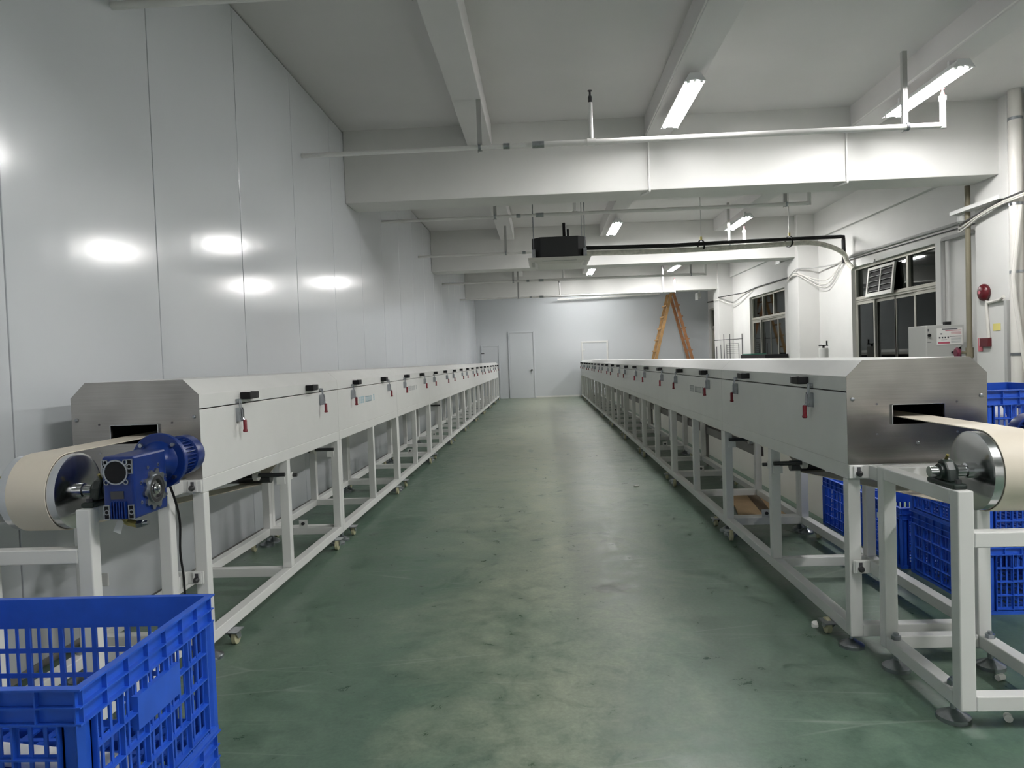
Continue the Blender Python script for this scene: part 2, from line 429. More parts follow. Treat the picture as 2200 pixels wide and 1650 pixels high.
# right wall with window openings
WIN = [(10.33, 13.06, 2.68), (16.58, 19.35, 2.70), (22.55, 23.95, 2.72)]
SILL = 0.92
g = MB()
prev = YB - 0.1
for (a, b_, zt) in WIN:
    g.box(XR, XR+0.22, prev, a, 0, ZC)
    g.box(XR, XR+0.22, a, b_, 0, SILL); g.box(XR, XR+0.22, a, b_, zt, ZC)
    prev = b_
g.box(XR, XR+0.22, prev, YF+0.1, 0, ZC)
wr = struct(obj('wall_right', g, 'plaster'), 'white plastered wall with dark windows')
obj('ring_beam', MB().box(XR-0.07, XR+0.01, YB, YF, 3.43, ZC+0.01), 'plaster', wr)
for y in (1.67, 8.10, 14.55, 20.98):
    obj('column', MB().box(5.09, XR+0.01, y, y+0.60, 0, ZC+0.01), 'plaster', wr, bev=0.008)
struct(obj('wall_back', MB().box(XL-0.2, XR+0.2, YB-0.2, YB-0.1, 0, ZC), 'plaster'), 'white wall behind the viewer')
struct(obj('ground_outside', MB().box(XR+0.3, XR+30, YB-10, YF+15, -0.3, -0.2), 'night'), 'dark yard outside the windows')

for wi, (a, b_, zt) in enumerate(WIN):
    xg = XR + 0.09
    W_ = struct(obj('window_%d' % (wi+1), MB().box(xg-0.03, xg+0.05, a, b_, SILL, SILL+0.05)
        .box(xg-0.03, xg+0.05, a, b_, zt-0.05, zt).box(xg-0.03, xg+0.05, a, a+0.045, SILL+0.05, zt-0.05)
        .box(xg-0.03, xg+0.05, b_-0.045, b_, SILL+0.05, zt-0.05), 'alu', origin=(xg, (a+b_)/2, SILL), bev=0.004),
        ['metal framed sliding window with louvred vent beside the drain pipes', 'metal framed sliding window behind the wire rack', 'dark metal framed window in the far right corner'][wi])
    ztr = 2.07
    obj('transom_bar', MB().box(xg-0.035, xg+0.05, a+0.04, b_-0.04, ztr, ztr+0.085).box(xg-0.05, xg-0.03, a+0.04, b_-0.04, ztr+0.03, ztr+0.05), 'alu', W_, bev=0.003)
    L_ = b_ - a
    tm = [a + L_*0.33] if wi == 0 else ([a + L_*0.36, a + L_*0.66] if wi == 1 else [a + L_*0.5])
    ed = [a+0.045] + tm + [b_-0.045]
    for t in tm: obj('mullion', MB().box(xg-0.03, xg+0.045, t-0.03, t+0.03, ztr+0.085, zt-0.05), 'alu', W_, bev=0.003)
    for p, q in zip(ed[:-1], ed[1:]):
        obj('pane', MB().box(xg+0.01, xg+0.016, p, q, ztr+0.085, zt-0.05), 'glass', W_)
    # sliding sashes
    n = 4 if wi < 2 else 2
    for k in range(n):
        y0 = a + 0.045 + (L_-0.09)*k/n; y1 = a + 0.045 + (L_-0.09)*(k+1)/n
        y0 -= 0.02 if k else 0; y1 += 0.02 if k < n-1 else 0
        xo = xg - 0.012 if k in (0, 3) else xg + 0.022
        sb = MB()
        sb.box(xo-0.014, xo+0.014, y0, y0+0.045, SILL+0.05, ztr); sb.box(xo-0.014, xo+0.014, y1-0.045, y1, SILL+0.05, ztr)
        sb.box(xo-0.014, xo+0.014, y0+0.045, y1-0.045, ztr-0.05, ztr); sb.box(xo-0.014, xo+0.014, y0+0.045, y1-0.045, SILL+0.05, SILL+0.11)
        so = obj('sash', sb, 'alu', W_, bev=0.003)
        obj('pane', MB().box(xo-0.003, xo+0.003, y0+0.045, y1-0.045, SILL+0.11, ztr-0.05), 'glass', so)

# low cream partition behind the right-hand line
pw = struct(obj('wall_partition', MB().box(2.065, 2.09, 5.28, 22.6, 0, 1.08), 'panel_gap'), 'low cream partition behind the right conveyor')
y = 5.28
while y < 22.5:
    obj('panel', MB().box(2.03, 2.07, y+0.003, min(y+2.38, 22.6)-0.003, 0.0, 1.1), 'partition', pw, bev=0.004)
    y += 2.38

# ------------------------------------------------------------------ fluorescent lamps
def lamp(x, y, z, label, group, tube='tube'):
    t = thing('fluorescent_lamp', label, 'lamp', (x, y, z), group)
    L_ = 1.27
    hb = MB().prism([(x-0.09, z-0.02), (x-0.045, z+0.04), (x+0.045, z+0.04), (x+0.09, z-0.02), (x+0.085, z-0.025), (x+0.04, z+0.012), (x-0.04, z+0.012), (x-0.085, z-0.025)], 'y', y, y+L_)
    obj('housing', hb, 'lamp_body', t)
    for yy in (y-0.004, y+L_-0.012):
        ec = MB().prism([(x-0.092, z-0.03), (x-0.046, z+0.042), (x+0.046, z+0.042), (x+0.092, z-0.03), (x, z-0.012)], 'y', yy, yy+0.016)
        obj('end_cap', ec, 'lamp_body', t)
    for dx, dz in ((-0.055, -0.022), (0.0, -0.012), (0.055, -0.022)):
        tb = obj('tube', MB().cyl((x+dx, y+0.05, z+dz), (x+dx, y+L_-0.05, z+dz), 0.013, 10), tube, t, smooth=True)
        for ya, yb_ in ((y+0.012, y+0.05), (y+L_-0.05, y+L_-0.012)):
            obj('socket', MB().box(x+dx-0.012, x+dx+0.012, ya, yb_, z+dz-0.01, z+dz+0.02), 'lamp_body', tb)
    for yy in (y+0.2, y+L_-0.2):
        obj('bracket', MB().box(x-0.02, x+0.02, yy-0.015, yy+0.015, z+0.038, 3.702), 'lamp_body', t)
    return t
LY = [(-6.05, 'behind the viewer'), (0.30, 'above the viewer'), (6.27, 'before the first crossbeam'), (12.62, 'before the second crossbeam'), (19.0, 'before the third crossbeam')]
for y, d in LY:
    lamp(1.375, y, 3.60, 'fluorescent tube lamp over the right conveyor, ' + d, 'ceiling tube lamps')
    lamp(3.60, y, 3.60, 'fluorescent tube lamp near the window wall, ' + d, 'ceiling tube lamps', 'tube_window')
lamp(1.375, 22.0, 3.60, 'added unseen fluorescent tube lamp over the right conveyor, close to the far wall', 'ceiling tube lamps', 'tube_far_fill')  # guessed lamp hidden behind the last crossbeam, kept to brighten the far wall
# thin conduits feeding the lamps
for x, nm in ((1.245, 'thin white conduit along the joist above the aisle lamps'), (3.52, 'thin white conduit along the joist above the window side lamps')):
    o = tag(obj('lamp_conduit', MB().tube([(x-0.012, 1.0, 3.72), (x-0.012, 8.2, 3.72)], 0.012, 6), 'white_pipe'), nm, 'conduit')
for k, (x, nm) in enumerate(((1.262, 'white conduit drop on the front of the first crossbeam beside the aisle lamp'), (3.445, 'white conduit drop on the first crossbeam near the window wall'))):
    tag(obj('conduit_drop', MB().tube(smooth_path([(x, 8.235, 3.69), (x, 8.235, 3.3), (x, 8.235, 3.13), (x, 8.26, 3.105), (x-0.06, 8.45, 3.105)], 3), 0.012, 6), 'white_pipe'), nm, 'conduit')

# ------------------------------------------------------------------ sprinkler pipes
def sprinkler(y, z, xr, riser, hang, spr, nm, zc=ZC):
    t = thing('sprinkler_pipe', nm, 'pipe', (XL, y, z), 'sprinkler pipes under the ceiling')
    obj('pipe_run', MB().cyl((XL+0.001, y, z), (0.05, y, z), 0.022, 12), 'white_pipe', t, smooth=True)
    obj('pipe_run', MB().cyl((0.05, y, z), (xr, y, z), 0.026, 12), 'white_pipe', t, smooth=True)
    obj('coupling', MB().cyl((-0.03, y, z), (0.08, y, z), 0.032, 12), 'zinc', t, smooth=True)
    obj('coupling', MB().cyl((-0.3, y, z), (-0.24, y, z), 0.028, 12), 'zinc', t, smooth=True)
    r = MB(); r.cyl((xr, y, z-0.028), (xr, y, z+riser-0.02), 0.026, 12); r.cyl((xr, y, z+riser-0.03), (xr, y, z+riser+0.01), 0.032, 12)
    ro = obj('riser', r, 'white_pipe', t, smooth=True)
    obj('sprinkler_head', MB().lathe((xr, y, z+riser+0.01), (0,0,1), [(0,.014),(0.03,.014),(.04,.006),(.06,.006),(.062,.018),(.066,.018)], 10), 'pink', ro)
    if spr:
        s = MB(); s.cyl((spr, y, z), (spr, y, z+0.36), 0.02, 10); s.cyl((spr-0.04, y, z), (spr+0.04, y, z), 0.034, 12)
        so = obj('sprinkler_drop', s, 'white_pipe', t, smooth=True)
        obj('sprinkler_head', MB().lathe((spr, y, z+0.36), (0,0,1), [(0,.02),(0.05,.02),(.07,.01),(.10,.01),(.105,.022),(.11,.022)], 10), 'dark_steel', so)
    for x in hang:
        hb = MB().prism([(x-0.022, y+0.03), (x+0.022, y+0.03), (x+0.022, y+0.035), (x-0.017, y+0.035), (x-0.017, y+0.07), (x-0.022, y+0.07)], 'z', z-0.03, zc+0.002 if not (-0.77 < x < -0.49) else 3.702)
        ho = obj('hanger', hb, 'grey_pipe', t)
        obj('pipe_clip', MB().ring((x-0.012, y, z), (1,0,0), 0.034, 0.0265, 0.024, 14), 'zinc', ho)
sprinkler(3.765, 3.19, 3.69, 0.25, (-0.6, 3.375), 0, 'white sprinkler pipe nearest the viewer, at the top left picture edge')
sprinkler(6.764, 3.246, 3.69, 0.25, (-0.52, 3.375), 0.517, 'white sprinkler pipe crossing in front of the first crossbeam')
sprinkler(10.15, 3.272, 3.725, 0.20, (-0.6, 3.42), 0.513, 'white sprinkler pipe crossing just behind the first crossbeam')
sprinkler(13.10, 3.20, 3.66, 0.22, (-0.6, 3.40), 0, 'white sprinkler pipe crossing behind the ceiling cassette unit')
sprinkler(16.21, 3.03, 3.66, 0.24, (-0.6, 3.35), 0.52, 'white sprinkler pipe crossing behind the second crossbeam')
sprinkler(19.6, 2.96, 3.6, 0.28, (-0.6, 3.3), 0.52, 'farthest white sprinkler pipe, close to the third crossbeam')

# ------------------------------------------------------------------ ceiling cassette air conditioner
ax, ay, az = 0.305, 11.30, 2.78
ac = thing('ceiling_cassette_unit', 'dark ceiling cassette air conditioner with white grille hanging on rods', 'air conditioner', (ax, ay, az))
def octa(h, c): return [(ax-h+c, ay-h), (ax+h-c, ay-h), (ax+h, ay-h+c), (ax+h, ay+h-c), (ax+h-c, ay+h), (ax-h+c, ay+h), (ax-h, ay+h-c), (ax-h, ay-h+c)]
obj('casing', MB().prism(octa(0.41, 0.13), 'z', az, az+0.31), 'ac_dark', ac, bev=0.006)
gp = MB()
def frust(mb, h0, z0, h1, z1):
    vs = [(ax+sx*h0, ay+sy*h0, z0) for sx, sy in ((-1,-1),(1,-1),(1,1),(-1,1))] + [(ax+sx*h1, ay+sy*h1, z1) for sx, sy in ((-1,-1),(1,-1),(1,1),(-1,1))]
    mb._add(vs, [(3,2,1,0),(4,5,6,7),(0,1,5,4),(1,2,6,5),(2,3,7,6),(3,0,4,7)])
frust(gp, 0.45, az-0.045, 0.475, az-0.001); frust(gp, 0.33, az-0.085, 0.38, az-0.045)
go = obj('grille_panel', gp, 'ac_white', ac, bev=0.004)
for k in range(4):
    a_ = k*math.pi/2
    v = MB().box(-0.26, 0.26, 0.375, 0.42, -0.001, 0.006)
    v.xf(Matrix.Translation((ax, ay, az-0.051)) @ Matrix.Rotation(a_, 4, 'Z'))
    obj('air_vane', v, 'cabinet', go)
for sx in (-1, 1):
    for sy in (-1, 1):
        x, y = ax+sx*0.385, ay+sy*0.36
        ro = obj('hanging_rod', MB().cyl((x, y, az+0.1), (x, y, ZC+0.005), 0.006, 6), 'zinc', ac)
        obj('hanger_bracket', MB().box(x-0.025, x+0.025, y-0.03, y+0.03, az+0.01, az+0.13), 'zinc', ro)
cl = MB(); cl.cyl((ax+0.1, ay+0.2, az+0.3), (ax+0.1, ay+0.2, az+0.62), 0.025, 10); cl.cyl((ax+0.16, ay+0.2, az+0.3), (ax+0.16, ay+0.2, az+0.52), 0.018, 10)
obj('pipe_stub', cl, 'black', ac, smooth=True)
# insulated lines from the unit to the window wall
A0 = Vector((ax+0.43, ay+0.1, 2.975)); A1 = Vector((5.33, 12.95, 3.225))
ln = tag(obj('insulated_pipe', MB().tube([A0, A0.lerp(A1, .3)+Vector((0,0,-.02)), A0.lerp(A1, .6)+Vector((0,0,-.005)), A1+Vector((-.05,0,0)), A1, A1+Vector((0,0.0,-0.06)), Vector((5.34, 12.96, 2.76))], 0.033, 10), 'foam', smooth=True), 'black foam insulated pipe running from cassette unit to window', 'pipe')
D0 = A0 + Vector((0, -0.02, -0.085)); 
def along(t, dz): return D0.lerp(A1 + Vector((0,-0.02,-0.085)), t) + Vector((0,0,dz))
du = tag(obj('corrugated_duct', MB().tube(smooth_path([D0, along(.25,-.02), along(.5,-.02), along(.75,0.0), along(.86, 0.0), along(.94,-.08), Vector((5.30, 12.9, 2.93)), Vector((5.38, 12.93, 2.78)), Vector((5.445, 12.83, 2.64))], 6), 0.042, 10), 'foil', smooth=True), 'wrapped pale drain duct under the black insulated pipe', 'duct')
for k, t_ in enumerate((0.42, 0.77)):
    p = A0.lerp(A1, t_); 
    s = thing('pipe_strap', ['yellow and black strap hanging the insulated pipe, nearer the cassette unit', 'yellow and black strap hanging the insulated pipe, nearer the window'][k], 'strap', (p.x, p.y, p.z))
    obj('strap_band', MB().ring((p.x-0.015, p.y-0.0, p.z-0.045), (0.93, 0.36, 0.05), 0.097, 0.09, 0.03, 14), 'black', s)
    obj('strap_top', MB().box(p.x-0.015, p.x+0.015, p.y-0.02, p.y+0.02, p.z+0.045, p.z+0.10), 'yellow', s)
    obj('hanging_wire', MB().cyl((p.x, p.y, p.z+0.09), (p.x, p.y, ZC+0.003), 0.005, 6), 'grey_pipe', s)

# ------------------------------------------------------------------ tunnel conveyor modules
TW = 0.558
def sx_fn(side):
    # local offset from the aisle face, positive away from the aisle
    return (lambda d: 1.234 + d) if side > 0 else (lambda d: -1.463 - d)
def make_module(side, y0, L, dz, label, group):
    X = sx_fn(side)
    t = thing('tunnel_module', label, 'conveyor', (X(0.28), y0, 0), group)
    y1 = y0 + L
    zb, zs, zc, zt, ch = 0.779+dz, 1.075+dz, 1.139+dz, 1.204+dz, 0.066
    g_ = 0.0015
    # body trough (open top) and lid shell
    b = MB().prism([(X(0), zb), (X(TW), zb), (X(TW), zs-0.002), (X(TW-0.04), zs-0.002), (X(TW-0.04), zb+0.05), (X(0.04), zb+0.05), (X(0.04), zs-0.002), (X(0), zs-0.002)], 'y', y0+g_, y1-g_)
    obj('body', b, 'white_paint', t, bev=0.002)
    pr = [(X(0), zs+0.003), (X(0), zc), (X(ch), zt), (X(TW-ch), zt), (X(TW), zc), (X(TW), zs+0.003), (X(TW-0.02), zs+0.003), (X(TW-0.02), zc-0.008), (X(TW-ch-0.008), zt-0.02), (X(ch+0.008), zt-0.02), (X(0.02), zc-0.008), (X(0.02), zs+0.003)]
    lid = obj('lid', MB().prism(pr, 'y', y0+g_, y1-g_), 'white_paint', t, bev=0.002)
    obj('lining', MB().box(X(0.06), X(TW-0.06), y0+0.01, y1-0.01, zb+0.055, zb+0.06).box(X(0.045), X(0.05), y0+0.01, y1-0.01, zb+0.055, zs+0.03).box(X(TW-0.05), X(TW-0.045), y0+0.01, y1-0.01, zb+0.055, zs+0.03), 'inside', t)
    # frame
    T = 0.05; z0 = 0.062 + dz*0.6; zr = 0.717+dz
    for d in (0, TW-T):
        obj('top_rail', MB().box(X(d), X(d+T), y0+g_, y1-g_, zr, zb), 'white_paint', t, bev=0.003)
        obj('bottom_rail', MB().box(X(d), X(d+T), y0+T, y1-T, z0, z0+T), 'white_paint', t, bev=0.003)
        for yy in (y0+g_, y0+L/2-T/2, y1-T-g_):
            lo = z0 if yy != y0+L/2-T/2 else z0+T
            obj('post', MB().box(X(d), X(d+T), yy, yy+T, lo, zr), 'white_paint', t, bev=0.003)
    for yy in (y0+g_, y0+L/2-T/2, y1-T-g_):
        obj('cross_rail', MB().box(X(T), X(TW-T), yy, yy+T, z0, z0+T), 'white_paint', t, bev=0.003)
        if yy == y0+L/2-T/2: continue
        obj('top_cross_rail', MB().box(X(T), X(TW-T), yy, yy+T, zr, zb-0.001), 'white_paint', t)
    tb = MB().box(X(0.24), X(0.30), y1-T-g_, y1-T+0.004, z0+T, z0+T+0.055)
    to = obj('joint_tab', tb, 'white_paint', t)
    obj('bolt', MB().cyl((X(0.27), y1-T-0.012, z0+T+0.03), (X(0.27), y1-T-0.001, z0+T+0.03), 0.012, 8), 'dark_steel', to)
    # levelling feet and casters
    for d in (0.025, TW-0.025):
        for yy in (y0+0.056, y1-0.056):
            ft = MB(); ft.lathe((X(d), yy, 0), (0,0,1), [(0,.05),(.012,.05),(.016,.045),(.024,.03),(.034,.014),(.036,.009),(z0,.009)], 18)
            fo = obj('levelling_foot', ft, 'zinc', t, smooth=True)
            obj('lock_nut', MB().cyl((X(d), yy, z0-0.012), (X(d), yy, z0-0.0005), 0.015, 6), 'zinc', fo)
        for yy, sgn in ((y0+0.19, 1), (y1-0.19, -1)):
            c = MB(); cx = X(-0.016 if d < 0.1 else TW+0.004); wr_ = 0.035; wy = yy + sgn*0.022
            c.box(cx-0.032, cx+0.032, yy-0.04, yy+0.04, z0-0.005, z0-0.0005)
            for q in (-0.02, 0.017):
                c.prism([(yy-0.025, z0-0.006), (yy+0.025, z0-0.006), (wy+0.014, wr_-0.006), (wy-0.014, wr_-0.006)], 'x', cx+q, cx+q+0.003)
            co = obj('caster', c, 'zinc', t)
            obj('wheel', MB().lathe((cx-0.012, wy, wr_), (1,0,0), [(0,.026),(.003,.0348),(.021,.0348),(.024,.026)], 18), 'wheel', co, smooth=True)
    # lid handles
    for dy in (0.49, 1.45):
        yc = y0+dy; zc_ = 1.112+dz
        hb = MB().prism([(yc-0.075, 0), (yc-0.068, 0.048), (yc+0.010, 0.048), (yc+0.070, 0.036), (yc+0.075, 0), (yc+0.05, 0), (yc+0.045, 0.02), (yc-0.045, 0.03), (yc-0.05, 0)], 'z', zc_-0.017, zc_+0.017)
        # prism on z gives (y, depth) as (x, y): rotate into place
        hb.v = [(X(-v[1]), v[0], v[2]) for v in hb.v]
        obj('handle', hb, 'black', lid, bev=0.003)
    # toggle latches
    for dy in (0.375, 1.66):
        yc = y0+dy; z = dz
        l = MB()
        l.box(X(-0.003), X(0.0), yc-0.016, yc+0.016, 0.99+z, 1.056+z)
        l.box(X(-0.024), X(-0.003), yc-0.016, yc-0.013, 0.992+z, 1.058+z); l.box(X(-0.024), X(-0.003), yc+0.013, yc+0.016, 0.992+z, 1.058+z)
        l.cyl((X(-0.014), yc-0.019, 1.03+z), (X(-0.014), yc+0.019, 1.03+z), 0.006, 8)
        l.cyl((X(-0.016), yc-0.019, 1.008+z), (X(-0.016), yc+0.019, 1.008+z), 0.006, 8)
        l.prism([(yc-0.009, 1.05+z), (yc+0.009, 1.05+z), (yc+0.012, 1.0+z), (yc-0.012, 1.0+z)], 'x', X(-0.022), X(-0.03))
        l.tube([(X(-0.018), yc-0.009, 1.04+z), (X(-0.016), yc-0.009, 1.098+z), (X(-0.016), yc+0.009, 1.098+z), (X(-0.018), yc+0.009, 1.04+z)], 0.003, 6)
        l.box(X(-0.010), X(0.0), yc-0.014, yc+0.014, 1.079+z, 1.083+z); l.box(X(-0.012), X(-0.003), yc-0.014, yc+0.014, 1.086+z, 1.10+z)
        l.tube([(X(-0.024), yc, 1.012+z), (X(-0.034), yc, 0.995+z), (X(-0.038), yc, 0.98+z)], 0.006, 6)
        lo = obj('toggle_latch', l, 'zinc', t)
        obj('grip', MB().lathe((X(-0.036), yc, 1.0+z), (0.0, 0, -1), [(0,.007),(.004,.009),(.045,.009),(.05,.011),(.056,.012),(.06,.008)], 10), 'red', lo, smooth=True)
    return t

ORD = ['first', 'second', 'third', 'fourth', 'fifth', 'sixth', 'seventh', 'eighth', 'ninth', 'tenth']
mods = {}
for side, y0, L, dz, sn, beside in ((-1, 3.0, 2.06, 0.016, 'left', 'panel wall'), (1, 3.0, 2.06, 0.0, 'right', 'window side')):
    lst = []
    for k in range(10):
        extra = 'nearest, behind the steel end plate' if k == 0 else ('last, against the far wall' if k == 9 else 'counted from the viewer')
        lab = '%s white lidded tunnel section of the %s conveyor line, %s' % (ORD[k], sn, extra)
        if k == 0:
            t = make_module(side, y0, L, dz, lab, 'white tunnel sections of the %s line' % sn)
        else:
            t = copy_tree(lst[0]); t.location = (lst[0].location.x, y0 + k*L, 0); t['label'] = lab
        lst.append(t)
    mods[side] = lst

# end plates of the first sections
def hole_plate(X, y0, y1, dz):
    zb, zc, zt, ch = 0.779+dz, 1.139+dz, 1.204+dz, 0.066
    o0, o1, oz0, oz1 = 0.178, 0.382, 0.938+dz, 1.018+dz
    xs = [0.0, ch, o0, o1, TW-ch, TW]
    top = lambda d: zc + (zt-zc)*min(1, d/ch, (TW-d)/ch)
    mb = MB()
    cols = [(xs[i], xs[i+1]) for i in range(5)]
    for (a, b) in cols:
        if (a, b) == (o0, o1):
            mb.prism([(X(a), zb), (X(b), zb), (X(b), oz0), (X(a), oz0)], 'y', y0, y1)
            mb.prism([(X(a), oz1), (X(b), oz1), (X(b), zt), (X(a), zt)], 'y', y0, y1)
        else:
            mb.prism([(X(a), zb), (X(b), zb), (X(b), top(b)), (X(a), top(a))], 'y', y0, y1)
    return mb, (o0, o1, oz0, oz1)
for side, dz in ((-1, 0.016), (1, 0.0)):
    X = sx_fn(side); t = mods[side][0]
    mb, (o0, o1, oz0, oz1) = hole_plate(X, 2.997, 2.9995, dz)
    pl = obj('end_plate', mb, 'stainless', t, label='brushed steel end plate with a slot for the belt')
    lip = MB(); lip.box(X(o0-0.003), X(o0), 2.985, 2.9965, oz0, oz1); lip.box(X(o1), X(o1+0.003), 2.985, 2.9965, oz0, oz1); lip.box(X(o0), X(o1), 2.985, 2.9965, oz1, oz1+0.002)
    obj('slot_lip', lip, 'steel', pl)
    for (d, z) in ((0.023, 1.045), (TW-0.023, 1.045), (0.28, 0.86)):
        obj('screw', MB().lathe((X(d), 2.9965, z+dz), (0,-1,0), [(0,.008),(.003,.008),(.006,.004)], 10), 'zinc', pl, smooth=True)
    for (d, z) in ((0.12, 1.023), (TW-0.12, 1.023), (0.12, 0.90), (TW-0.12, 0.90)):
        obj('rivet_hole', MB().cyl((X(d), 2.9965, z+dz), (X(d), 2.9955, z+dz), 0.004, 8), 'ink_dark' if z > 1 else 'zinc', pl)
    # guide roller visible inside the slot
    obj('guide_roller', MB().cyl((X(0.33 if side > 0 else 0.42), 3.10, 1.03+dz), (X(0.40 if side > 0 else 0.36), 3.10, 1.03+dz), 0.022, 14), 'pale_pipe', t, smooth=True)
    # return idlers under the first sections
    for (yy, zz, roll) in ((4.03, 0.640, (0.16, 0.36)), (4.98, 0.665, (0.14,)), (3.93, 0.600, ())):
        tt = t
        if roll:
            ib = MB().cyl((X(0.01), yy-0.04, zz+dz), (X(TW-0.01), yy-0.04, zz+dz), 0.011, 10)
            io = obj('idler_shaft', ib, 'dark_steel', tt, smooth=True)
            for d in roll:
                obj('idler_wheel', MB().cyl((X(d), yy-0.04, zz+dz), (X(d+0.025), yy-0.04, zz+dz), 0.032, 16), 'pale_pipe', io, smooth=True)
                obj('idler_sleeve', MB().cyl((X(d+0.025), yy-0.04, zz+dz), (X(d+0.085), yy-0.04, zz+dz), 0.019, 12), 'black', io, smooth=True)
            obj('idler_bracket', MB().box(X(0.002), X(0.048), yy-0.07, yy-0.055, zz+dz-0.05, zz+dz-0.011), 'white_paint', io)
        else:
            ib = MB().cyl((X(0.15), yy+0.22, zz+dz), (X(TW-0.03), yy+0.22, zz+dz), 0.03, 14)
            obj('return_roller', ib, 'dark_steel', tt, smooth=True)
            st = MB(); st.box(X(0.02), X(0.03), yy+0.10, yy+0.22, zz+dz-0.01, zz+dz+0.03)
            so = obj('stub_bracket', st, 'white_paint', tt, bev=0.002)
            obj('stub_pin', MB().cyl((X(-0.005), yy+0.215, zz+dz+0.012), (X(0.15), yy+0.215, zz+dz+0.012), 0.010, 10), 'dark_steel', so, smooth=True)
# idler in the fourth left section too
X = sx_fn(-1)
obj('idler_shaft', MB().cyl((X(0.01), 10.15, 0.66), (X(TW-0.01), 10.15, 0.66), 0.011, 10), 'dark_steel', mods[-1][3], smooth=True)
# the copies share parents only with their own sections, so idlers stay on the first ones

# faded lettering printed on the body sides
def lettering(side, mod, y0, z0, hgt, mat):
    X = sx_fn(side)
    y = y0
    step = 1 if side < 0 else -1
    groups = [('c', 3), ('s', 1), ('d', 7), ('s', 1), ('c', 1)]
    for kind, n in groups:
        if kind == 's': y += step*0.035; continue
        for k in range(n):
            mb = MB(); wd = hgt*0.8 if kind == 'c' else hgt*0.42
            a, b = (y, y+step*wd)
            lo, hi = min(a, b), max(a, b)
            th = hgt*0.13
            if kind == 'c':
                for zz in (0.0, 0.43, 0.87): mb.box(X(-0.0008), X(0.0004), lo, hi, z0+hgt*zz, z0+hgt*zz+th)
                for q in (0.1, 0.5, 0.8): mb.box(X(-0.0009), X(0.0004), lo+(hi-lo)*q, lo+(hi-lo)*q+th*0.8, z0, z0+hgt)
            else:
                mb.box(X(-0.0008), X(0.0004), lo, lo+th*.8, z0, z0+hgt*.9); mb.box(X(-0.0008), X(0.0004), hi-th*.8, hi, z0, z0+hgt*.9)
                mb.box(X(-0.0008), X(0.0004), lo, hi, z0, z0+th); mb.box(X(-0.0008), X(0.0004), lo, hi, z0+hgt*.9-th, z0+hgt*.9)
            y += step*(wd + 0.012)
            obj('printed_character', mb, mat, mod, label='faded printed character')
lettering(-1, mods[-1][1], 5.66, 0.955, 0.052, 'ink_blue')
lettering(-1, mods[-1][2], 7.75, 0.965, 0.052, 'ink_grey')
lettering(1, mods[1][1], 6.15, 0.945, 0.052, 'ink_grey')

# ------------------------------------------------------------------ conveyor belts
def belt(xc, dz, label):
    hw = 0.068; yc, zc, r = 2.46, 0.832+dz, 0.136
    path = []
    path.append((23.9, 0.968+dz)); path.append((2.46, 0.968+dz))
    for k in range(1, 16):
        a = math.pi/2 + math.pi*k/16; path.append((yc + r*math.cos(a), zc + r*math.sin(a)))
    path += [(2.46, 0.696+dz), (3.0, 0.655+dz), (4.09, 0.565+dz), (4.15, 0.560+dz), (4.19, 0.575+dz), (4.55, 0.690+dz), (23.9, 0.700+dz)]
    vs = []; n = len(path); th = 0.003
    nrm = []
    for i in range(n):
        a = Vector(path[max(i-1,0)]); b = Vector(path[min(i+1,n-1)]); d = (b-a).normalized(); nrm.append(Vector((d.y, -d.x)))
    for i, p in enumerate(path):
        q = Vector(p); o = q + nrm[i]*th*0
        i2 = q + nrm[i]*(-th)
        vs += [(xc-hw, o.x, o.y), (xc+hw, o.x, o.y), (xc+hw, i2.x, i2.y), (xc-hw, i2.x, i2.y)]
    fs = []
    for i in range(n-1):
        a, b = 4*i, 4*i+4
        fs += [(a, a+1, b+1, b), (a+1, a+2, b+2, b+1), (a+2, a+3, b+3, b+2), (a+3, a, b, b+3)]
    fs += [(0,3,2,1), (4*n-4, 4*n-3, 4*n-2, 4*n-1)]
    mb = MB(); mb._add(vs, fs)
    return tag(obj('conveyor_belt', mb, 'belt', smooth=True, origin=(xc, 2.46, 0.56)), label, 'belt')
belt(-1.743, 0.016, 'cream conveyor belt wrapped round the left steel roller beside the blue motor')
belt(1.513, 0.0, 'cream conveyor belt wrapped round the right steel roller')

